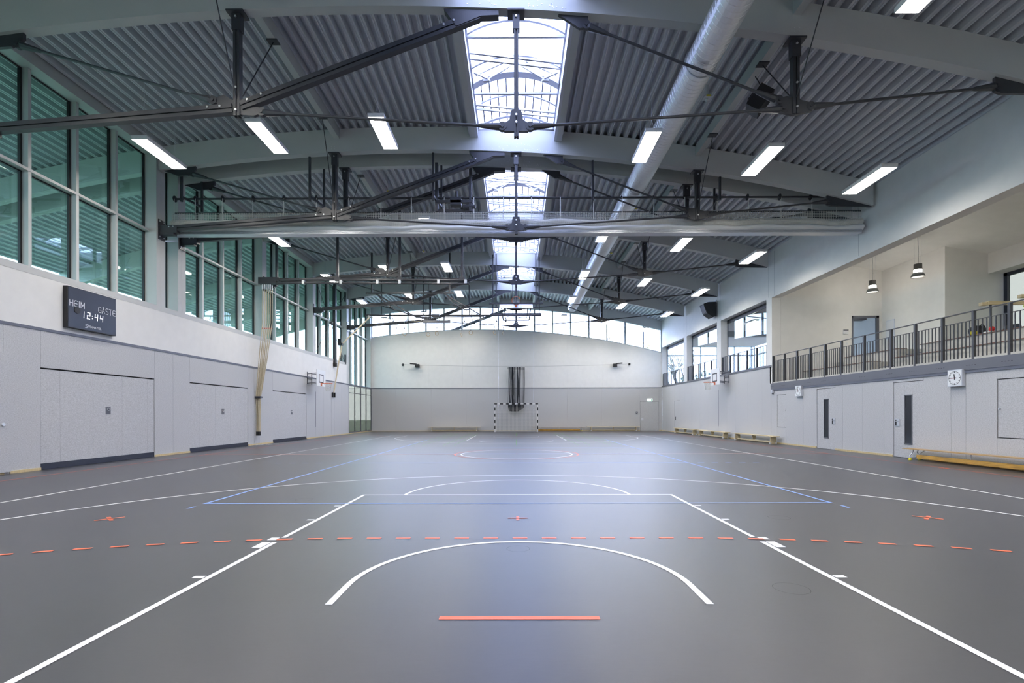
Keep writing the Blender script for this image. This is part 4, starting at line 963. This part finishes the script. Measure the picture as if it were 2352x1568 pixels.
for i, (x, y, z) in enumerate(((-5.0,10.6,9.75),(4.85,10.6,9.28),(-4.85,17.0,9.75),(4.7,17.6,9.3),(-4.8,24.0,9.75),(4.75,23.0,9.3))):
    o = thing('sensor_box', ['small sensor box with yellow tag under the near roof bay, left of the roof light','small sensor box with yellow tag in the near roof bay, beside the duct','small sensor box with yellow tag under the second roof bay, left side','small sensor box with yellow tag under the second roof bay, beside the duct','small sensor box with yellow tag under the third roof bay, left side','small sensor box with yellow tag under the third roof bay, right side'][i], 'sensor', (x, y, z), 'sensor boxes under the roof')
    part(MB().box(x-.10, x+.10, y-.1, y+.1, z, z+.03).box(x-.03, x+.03, y-.03, y+.03, z+.03, zt(x)+.1), 'mount', M['alu'], o); part(MB().box(x-.055, x+.055, y-.108, y-.10, z-.005, z+.035), 'tag', M['yellow'], o, 'yellow tag'); part(MB().ball((x, y+.02, z-.02), .045, 1,1,.9), 'lens', M['white_metal'], o)
# ------------------------------------------------------------------ gallery
gx = XR+.02
ga = thing('gallery_slab', 'grey floor slab of the spectator gallery behind the railing', 'floor slab', (12, 5, 2.34), kind='structure')
part(MB().box(XR+.01, 12.2, YF, 19.72, 2.40, 2.65).box(12.2, 15.9, YF, 19.72, 2.40, 2.65), 'slab', M['concrete'], ga)
tb = thing('seat_tier', 'lower concrete seat tier of the gallery with dark wooden edge', 'seating tier', (12.6, 5, 2.65), 'concrete seat tiers')
part(MB().box(12.2, 13.1, YF, 14.1, 2.65, 3.06).box(12.2, 13.1, 15.15, 19.2, 2.65, 3.06), 'riser', M['concrete'], tb); part(MB().box(12.17, 12.55, YF, 14.1, 3.06, 3.084).box(12.17, 12.55, 15.15, 19.2, 3.06, 3.084), 'seat_board', M['seatwood'], tb, 'dark red wooden seat board')
tb = thing('seat_tier', 'upper concrete seat tier of the gallery with dark wooden edge', 'seating tier', (14, 5, 2.65), 'concrete seat tiers')
part(MB().box(13.1, 14.0, YF+.05, 14.1, 2.65, 3.495).box(13.1, 14.0, 15.15, 17.9, 2.65, 3.495).box(13.9, 14.0, 17.9, 19.70, 2.65, 3.495), 'riser', M['concrete'], tb)
solo(MB().box(14.0, 15.9, YF, 19.72, 2.65, 3.49).box(15.9, 18.1, YF, 16.5, 2.65, 3.49), 'floor_gallery', M['concrete'], kind='structure')
part(MB().box(13.07, 13.45, YF+.05, 14.15, 3.495, 3.517).box(13.07, 13.45, 15.15, 17.9, 3.495, 3.517), 'seat_board', M['seatwood'], tb, 'dark red wooden seat board')
for i, (a, b, h) in enumerate(((12.35,12.75,2.85),(12.75,13.2,3.06),(13.2,13.6,3.27))):
    pass
st = thing('gallery_steps', 'concrete steps in the gap between the seat tiers', 'steps', (13, 14.6, 2.65)); part(MB().box(12.5, 14.0, 14.11, 15.14, 2.65, 2.87).box(12.95, 14.0, 14.11, 15.14, 2.87, 3.09).box(13.4, 14.0, 14.11, 15.14, 3.09, 3.30), 'treads', M['concrete'], st)
part(MB().box(12.49, 12.53, 14.11, 15.14, 2.85, 2.875).box(12.94, 12.98, 14.11, 15.14, 3.07, 3.095).box(13.39, 13.43, 14.11, 15.14, 3.28, 3.305), 'nosing', M['fascia'], st)
def gc(x): return 7.47-.175*(x-15.9)
m = MB()
m.box(XR, XR+.38, 19.73, 19.9, 2.6, 3.4); m.prism([(XR+.385,2.65),(14.6,2.65),(14.6,gc(14.6)),(XR+.385,gc(XR))], lambda u, v, k: (u, 19.72+.2*k, v)); m.prism([(14.6,5.53),(15.78,5.53),(15.78,gc(15.78)),(14.6,gc(14.6))], lambda u, v, k: (u, 19.72+.2*k, v)); m.prism([(15.78,2.65),(16.1,2.65),(16.1,gc(16.1)),(15.78,gc(15.78))], lambda u, v, k: (u, 19.72+.2*k, v)); m.box(14.6, 15.78, 19.72, 19.92, 2.65, 3.52)
solo(m, 'wall_gallery_end', M['white_paint'], kind='structure')
m = MB().box(15.9, 16.1, 16.5, 19.72, 2.65, 7.6); solo(m, 'wall_gallery_back', M['white_paint'], kind='structure')
m = MB().box(16.1, 18.3, 16.5, 16.7, 2.65, 7.6); solo(m, 'wall_gallery_return', M['white_paint'], kind='structure')
m = MB().box(17.5, 18.3, YF, 16.5, 6.45, 7.4).box(18.1, 18.3, YF, -4, 2.65, 6.5); solo(m, 'wall_gallery_window', M['white_paint'], kind='structure')
m = MB().prism([(XR+.38, gc(XR+.38)), (18.3, gc(18.3)), (18.3, gc(18.3)+.15), (XR+.38, gc(XR+.38)+.15)], lambda u, v, k: (u, YF+(19.9-YF)*k, v)); solo(m, 'ceiling_gallery', M['white_paint'], kind='structure')
solo(MB().box(XR+.3, 18.3, YF-.2, YF, 2.4, 8.5), 'wall_gallery_front', M['white_paint'], kind='structure')
W = thing('window_30', None, None, (18.15, 6, 3.5), kind='structure')
f = MB().box(18.05, 18.15, 16.34, 16.48, 3.5, 6.45).box(18.05, 18.15, -4, 16.48, 6.33, 6.45)
for y in (13.2, 9.8, 6.4, 3.0, -.4): f.box(18.08, 18.15, y-.05, y+.05, 3.5, 6.4)
part(f, 'frame', M['navy'], W, 'dark window frame'); part(MB().box(18.10, 18.12, -4, 16.4, 3.5, 6.4), 'pane', M['glass_tint'], W)
# railing of the open gallery
rx = XR+.04
R = thing('balcony_railing', 'long anthracite steel railing along the open spectator gallery', 'railing', (rx, 13, 2.6))
part(MB().box(rx-.03, rx+.03, 7.43, 19.69, 3.765, 3.785), 'top_rail', M['steel'], R); part(MB().box(rx-.012, rx+.012, 7.43, 19.66, 3.545, 3.56), 'mid_rail', M['steel'], R)
for y in PY: part(MB().box(rx-.006-.03, rx+.03, y-.03, y+.03, 2.58, 3.77), 'post', M['steel'], R)
for a, b in zip(PY[:-1], PY[1:]):
    k = 8 if a-b < 1.0 else 9
    for i in range(1, k): yy = a+(b-a)*i/k; part(MB().box(rx-.012, rx+.006, yy-.010, yy+.010, 2.58, 3.55), 'baluster', M['steel'], R)
def wrail(label, a, b, n, k):
    R = thing('window_railing', label, 'railing', (rx+.02, (a+b)/2, 3.4), 'railings in the recessed windows'); x = XR+.07
    part(MB().box(x-.02, x+.02, a, b, 4.33, 4.355), 'top_rail', M['fascia'], R); part(MB().box(x-.015, x+.015, a, b, 3.42, 3.44), 'bottom_rail', M['fascia'], R)
    for i in range(n+1): yy = a+.03+(b-a-.06)*i/n; part(MB().box(x-.025, x+.025, yy-.03, yy+.03, 3.40, 4.33), 'post', M['steel'], R)
    for i in range(n):
        for j in range(1, k): yy = a+.03+(b-a-.06)*(i+j/k)/n; part(MB().box(x-.008, x+.008, yy-.010, yy+.010, 3.43, 4.33), 'baluster', M['steel'], R)
wrail('slatted steel railing in the nearest recessed window', 20.22, 25.13, 5, 9); wrail('slatted steel railing in the middle recessed window', 25.71, 30.58, 5, 9); wrail('slatted steel railing in the farthest recessed window', 31.19, 36.06, 5, 9)
# door frame and notice board, switches
d = thing('door_13', 'glazed doorway at the end of the gallery', None, (15.2, 19.72, 3.52), kind='structure')
part(MB().box(14.60, 14.66, 19.70, 19.78, 3.52, 5.53).box(15.66, 15.78, 19.70, 19.78, 3.52, 5.53).box(14.60, 15.78, 19.70, 19.78, 5.44, 5.53), 'frame', M['fascia'], d, 'dark door frame'); part(MB().box(14.66, 15.66, 19.74, 19.755, 3.52, 5.44), 'pane', M['glass_clear'], d)
o = thing('notice_board', 'framed notice sheet on the gallery wall right of the doorway', 'notice board', (15.9, 19.2, 4.5)); part(MB().box(15.87, 15.898, 18.96, 19.42, 4.45, 5.25), 'frame', M['alu'], o); part(MB().box(15.864, 15.87, 18.99, 19.39, 4.50, 5.21), 'sheet', M['paper'], o)
o = thing('wall_display', 'small wall panel left of the gallery doorway', 'panel', (14.3, 19.7, 4.75)); part(MB().box(14.22, 14.44, 19.69, 19.718, 4.73, 4.93), 'panel', M['paper'], o); part(MB().box(14.22, 14.44, 19.684, 19.69, 4.88, 4.93), 'display_strip', M['fascia'], o)
solo(MB().box(14.36, 14.43, 19.70, 19.718, 4.28, 4.36), 'light_switch', M['paper'], 'tiny light switch below the wall panel beside the gallery doorway', 'switch')
o = thing('smoke_detector', 'small white detector on the sloped gallery ceiling', 'detector', (13.6, 14.6, gc(13.6)-.05)); part(MB().disc((13.6, 14.6, gc(13.6)-.035), (0,0,1), .05, .05), 'body', M['white_metal'], o); part(MB().disc((13.6, 14.6, gc(13.6)-.01), (0,0,1), .075, .02), 'base', M['white_metal'], o)
# pendants
def pendant(label, x, y, top, zl):
    o = thing('pendant_lamp', label, 'lamp', (x, y, zl), 'bell-shaped gallery pendants')
    part(MB().lathe([(.001,top),(.13,top),(.12,top-.04),(.001,top-.045)], (x,y,0), 20), 'canopy', M['pendant'], o)
    part(MB().tube([(x, y, top-.04), (x+.02, y, (top+zl)/2), (x, y, zl+.42)], .006, 5), 'cable', M['pendant'], o); m = MB()
    for a in (0, 2.1, 4.2): m.tube([(x+.12*cos(a), y+.12*sin(a), top-.03), (x+.10*cos(a), y+.10*sin(a), zl+.44)], .003, 4)
    part(m, 'suspension_wire', M['alu'], o)
    part(MB().lathe([(.001,zl+.47),(.125,zl+.47),(.125,zl+.27),(.001,zl+.27)], (x,y,0), 20), 'gear_housing', M['pendant'], o)
    part(MB().lathe([(.10,zl+.27),(.125,zl+.25),(.125,zl+.20),(.12,zl+.17)], (x,y,0), 20), 'glass_collar', M['pendlit'], o, 'glowing collar')
    part(MB().lathe([(.12,zl+.17),(.17,zl+.13),(.205,zl+.06),(.215,zl),(.205,zl),(.195,zl+.06),(.16,zl+.12),(.12,zl+.155)], (x,y,0), 24), 'shade', M['pendant'], o, smooth=True); part(MB().lathe([(.001,zl+.10),(.165,zl+.10)], (x,y,0), 20), 'diffuser', M['pendlit'], o)
pendant('bell pendant over the gallery, nearer the camera', 14.46, 15.95, gc(14.46), 6.18); pendant('bell pendant over the gallery, nearer the doorway', 14.46, 18.25, gc(14.46), 6.20)
for y in (-5, 0, 4.5, 9.0): pendant('bell pendant over the near gallery outside the picture', 14.46, y, gc(14.46), 6.18)
# standing rails, kit and bags on the upper tier
def srail(label, x, y, L, z):
    o = thing('standing_rail', label, 'rail', (x, y, 3.5), 'wooden standing rails'); part(MB().box(x, x+L, y-.05, y+.07, z, z+.10).box(x-.16, x+.02, y-.02, y+.10, z-.02, z+.07), 'top_beam', M['wood'], o, 'pale wooden top beam')
    for a in (.1, L-.3): part(MB().box(x+a-.02, x+a+.02, y-.02, y+.02, 3.52, z), 'post', M['steel'], o)
srail('wooden standing rail on dark posts, left one on the upper tier', 13.9, 12.7, 2.2, 4.48); srail('wooden standing rail on dark posts, with jerseys hung on it', 14.15, 11.8, 2.2, 4.50)
def jersey(name, label, x, y, z, m0, mark):
    o = thing(name, label, 'jersey', (x, y, z-.62), 'jerseys hung on the rail'); m = MB()
    pts = [(-.10,0),(.02,.02),(.10,-.02),(.17,-.22),(.14,-.26),(.12,-.60),(-.10,-.64),(-.13,-.26),(-.20,-.30),(-.20,-.24)]
    m.prism([(a, b) for a, b in pts], lambda u, v, k: (x+u+.02*sin(9*v), y-.05+.07*k+.03*sin(12*u+4*v), z+v)); part(m, 'shirt', m0, o)
    k = MB(); 
    if mark == 'n':
        for dx_ in (-.035, .05): k.tube([(x+dx_+.028*sin(2*a)*1.0 if False else x+dx_+.026*cos(a), y-.075, z-.2+.055*sin(a)) for a in [2*pi*i/12 for i in range(12)]], .007, 4, closed=True); k.box(x+dx_-.024, x+dx_+.024, y-.08, y-.07, z-.206, z-.194)
        part(k, 'print', M['paper'], o, 'white number print')
    else: k.box(x-.10, x-.03, y-.075, y-.06, z-.30, z-.26); k.box(x-.02, x+.05, y-.075, y-.06, z-.29, z-.27); k.ball((x-.04, y-.05, z-.18), .025); part(k, 'print', M['black'], o, 'black print')
jersey('lime_jersey', 'lime yellow jersey hanging from the standing rail', 14.22, 11.72, 4.50, M['lime'], 'b'); jersey('green_jersey', 'dark green jersey with white number hanging beside the lime one', 14.56, 11.72, 4.52, M['green'], 'n')
o = thing('backpack', 'black rucksack slumped on the upper tier behind the railing', 'bag', (13.55, 12.5, 3.52)); part(MB().ball((13.64, 12.72, 3.70), .20, 1.3, .8, .85).ball((13.52, 12.68, 3.645), .13, 1.2, .9, .9), 'body', M['bagblack'], o, smooth=True); part(MB().tube([(13.5, 12.58, 3.79), (13.6, 12.53, 3.88), (13.72, 12.58, 3.80)], .015, 6), 'strap', M['bagblack'], o)
o = thing('sports_bag', 'yellow bundle on the tier edge left of the rucksack', 'bag', (13.3, 12.45, 3.52)); part(MB().ball((13.28, 12.45, 3.60), .085, 1.2, .9, .95), 'bundle', M['yellow'], o, smooth=True); part(MB().ball((13.40, 12.45, 3.57), .05, 1.2, .9, .9), 'knot', M['blue'], o, 'blue end')
solo(MB().ball((13.66, 12.30, 3.70), .075), 'red_ball', M['red'], 'small red ball lying on the white box', 'ball', smooth=True)
o = thing('kit_box', 'white plastic box on the tier beside the rucksack', 'box', (13.62, 12.3, 3.52)); part(MB().box(13.50, 13.82, 12.20, 12.42, 3.52, 3.625), 'box', M['white_metal'], o); part(MB().disc((13.55, 12.198, 3.57), (0,1,0), .025, .01), 'latch', M['black'], o); part(MB().box(13.66, 13.80, 12.195, 12.2, 3.56, 3.58), 'slot', M['fascia'], o)
o = thing('kit_bag', 'dark blue angular kit bag right of the white box', 'bag', (13.75, 11.8, 3.52)); part(MB().prism([(13.60,3.52),(13.92,3.52),(13.90,3.70),(13.80,3.74),(13.66,3.72),(13.60,3.60)], lambda u, v, k: (u, 11.7+.22*k, v)), 'body', M['bagblack'], o); part(MB().prism([(13.66,3.62),(13.91,3.62),(13.89,3.705),(13.80,3.745),(13.68,3.72)], lambda u, v, k: (u, 11.69+.01*k, v)), 'flap', M['bagblue'], o)

# ------------------------------------------------------------------ side room beyond the recessed windows
sr = thing('wall_sideroom', None, None, (14.5, 28, 3.3), kind='structure')
part(MB().box(XR+.4, 18.3, 19.92, 36.5, 3.0, 3.38), 'room_floor', M['concrete'], sr)
part(MB().box(XR+.38, 18.3, 19.92, 36.5, 6.45, 6.6), 'room_ceiling', M['pink_ceiling'], sr)
for yk in (24.0, 29.5): part(MB().box(XR+.42, 18.3, yk-.2, yk+.2, 6.12, 6.45), 'room_beam', mat('dark_room_beam_%d' % yk, (.09,.07,.07), .6), sr)
part(MB().box(18.1, 18.3, 19.92, 26.0, 3.38, 6.45), 'room_side_wall', M['white_paint'], sr)
W = thing('window_31', None, None, (14.5, 36.3, 3.4), kind='structure'); f = MB()
for x in (11.6,12.87,14.12,15.38,16.70,18.0): f.box(x-.04, x+.04, 36.25, 36.35, 3.38, 6.45)
f.box(11.5, 18.2, 36.25, 36.35, 5.70, 5.80).box(11.5, 18.2, 36.25, 36.35, 3.38, 3.46).box(11.5, 18.2, 36.25, 36.35, 6.38, 6.45)
part(f, 'frame', M['grey_paint'], W); part(MB().box(11.5, 18.2, 36.295, 36.31, 3.4, 6.45), 'pane', M['glass_clear'], W)
W = thing('window_32', None, None, (18.2, 31, 3.4), kind='structure'); f = MB()
for y in (26.05,28.6,31.1,33.6,36.2): f.box(18.15, 18.25, y-.04, y+.04, 3.38, 6.45)
f.box(18.15, 18.25, 26, 36.3, 5.70, 5.80); part(f, 'frame', M['grey_paint'], W); part(MB().box(18.195, 18.205, 26, 36.3, 3.4, 6.45), 'pane', M['glass_clear'], W)

# ------------------------------------------------------------------ outside
solo(MB().box(-90, 90, -60, 130, -.4, -.13), 'ground', M['ground'], kind='structure')
def tree(label, x, y, h, seed, leafm, nl):
    rnd = random.Random(seed); o = thing('tree', label, 'tree', (x, y, -.1), 'trees outside'); m = MB(); tips = []
    def br(p, d, L, r, lev):
        q_ = p+d*L; mid = p+d*L*.5+Vector((rnd.uniform(-.1,.1), rnd.uniform(-.1,.1), 0))*L*.5
        m.tube([p, mid, q_], [r, r*.8, r*.6], 5 if lev else 8, cap=False)
        if lev >= 4: tips.append(q_); tips.append(mid); return
        for k in range(3 if lev else 5):
            nd = (d*(.9)+Vector((rnd.uniform(-1,1), rnd.uniform(-1,1), rnd.uniform(-.1,.7)))*.75).normalized(); br(p+d*L*rnd.uniform(.55,1), nd, L*rnd.uniform(.55,.75), r*.55, lev+1)
    br(Vector((x, y, -.1)), Vector((0,0,1)), h*.42, h*.022, 0)
    part(m, 'branches', M['bark'], o); lf = MB()
    for i in range(nl):
        c = tips[rnd.randrange(len(tips))]+Vector((rnd.gauss(0,.35), rnd.gauss(0,.35), rnd.gauss(0,.3))); a = Vector((rnd.uniform(-1,1), rnd.uniform(-1,1), rnd.uniform(-1,1))).normalized(); b = a.cross(Vector((0,0,1))).normalized(); s = rnd.uniform(.05,.11)
        lf.add([c-a*s, c+b*s*.6+a*s*.1, c+a*s, c-b*s*.6], [(0,1,2,3)])
    part(lf, 'foliage', leafm, o, 'sparse leaves', kind='stuff')
tree('bare autumn tree beyond the back window, at its right end', 9.5, 56, 12.5, 1, M['leaf'], 2200)
tree('bare autumn tree beyond the middle recessed window', 19.5, 58, 11.5, 2, M['leaf'], 1200)
tree('bare autumn tree beyond the farthest recessed window', 13.0, 47, 8.5, 3, M['leaf'], 1600)
tree('bare autumn tree seen through the nearest recessed window', 27, 46, 12, 6, M['leaf'], 1000)
tree('green tree outside the left windows', -27, 52, 8.5, 4, M['leafgreen'], 2600)
tree('small green tree outside the far left windows', -19.5, 47, 5.5, 5, M['leafgreen'], 2200)
rnd = random.Random(21); hd = MB()
for i in range(9000):
    c = Vector((rnd.uniform(6.5, 34), rnd.uniform(40.5, 42.5), 0)); c.z = rnd.random()**.7*(4.2+.9*sin(c.x*1.3)+.5*sin(c.x*3.1)); a = Vector((rnd.uniform(-1,1), rnd.uniform(-1,1), rnd.uniform(-1,1))).normalized(); b = a.cross(Vector((0,0,1))).normalized(); s = rnd.uniform(.08,.17)
    hd.add([c-a*s, c+b*s*.6, c+a*s, c-b*s*.6], [(0,1,2,3)])
solo(hd, 'hedge', M['leafgreen'], 'loose green shrubs beyond the recessed windows on the right', 'shrubs', kind='stuff')
o = thing('neighbour_building', 'pale building beyond the left windows', 'building', (-46, 60, -.1)); part(MB().box(-60,-34, 62, 84, -.1, 10.5), 'walls', M['facade'], o); m = MB()
for k in range(5): m.box(-33.98,-33.9, 64+k*4, 66+k*4, 1.5, 3.3); m.box(-59+k*5,-56+k*5, 61.9, 61.98, 1.5, 3.3); m.box(-59+k*5,-56+k*5, 61.9, 61.98, 5.5, 7.3)
part(m, 'windows', M['glass_dark'], o)
for yk in (2, 14, 26, 36.2): solo(MB().box(-19.3,-19.05, yk-.12, yk+.12, -.12, zb(-19.2)), 'canopy_post', M['steel'], kind='structure')

# ------------------------------------------------------------------ daylight
w = bpy.data.worlds.new('overcast_sky'); SC.world = w; w.use_nodes = True
bg = w.node_tree.nodes['Background']; bg.inputs['Color'].default_value = (.55,.64,1.0,1); bg.inputs['Strength'].default_value = 5.8
def portal(name, c, rot, sx, sy):
    l = bpy.data.lights.new(name, 'AREA'); l.shape = 'RECTANGLE'; l.size = sx; l.size_y = sy; l.cycles.is_portal = True
    o = bpy.data.objects.new(name, l); COL.objects.link(o); o.location = c; o.rotation_euler = rot
for i in SKY:
    a, b = BAYS[i]; portal('daylight_portal', (0, (a+b)/2, 10.46), (0,0,0), 2.3, b-a)
portal('daylight_portal', (XL-.46, 14, 6.9), (0, -pi/2, 0), 5.0, 44.4)
portal('daylight_portal', (0, YB+.2, 7.7), (-pi/2, 0, 0), 22.2, 4.0)

vs = SC.view_settings; vs.view_transform = 'Standard'; vs.look = 'None'; vs.exposure = 1.43; vs.gamma = 1.0; vs.use_curve_mapping = False
SC.cycles.max_bounces = 8; SC.cycles.diffuse_bounces = 5; SC.cycles.glossy_bounces = 4; SC.cycles.transparent_max_bounces = 16
SC.cycles.caustics_reflective = False; SC.cycles.caustics_refractive = False; SC.cycles.sample_clamp_indirect = 6.0
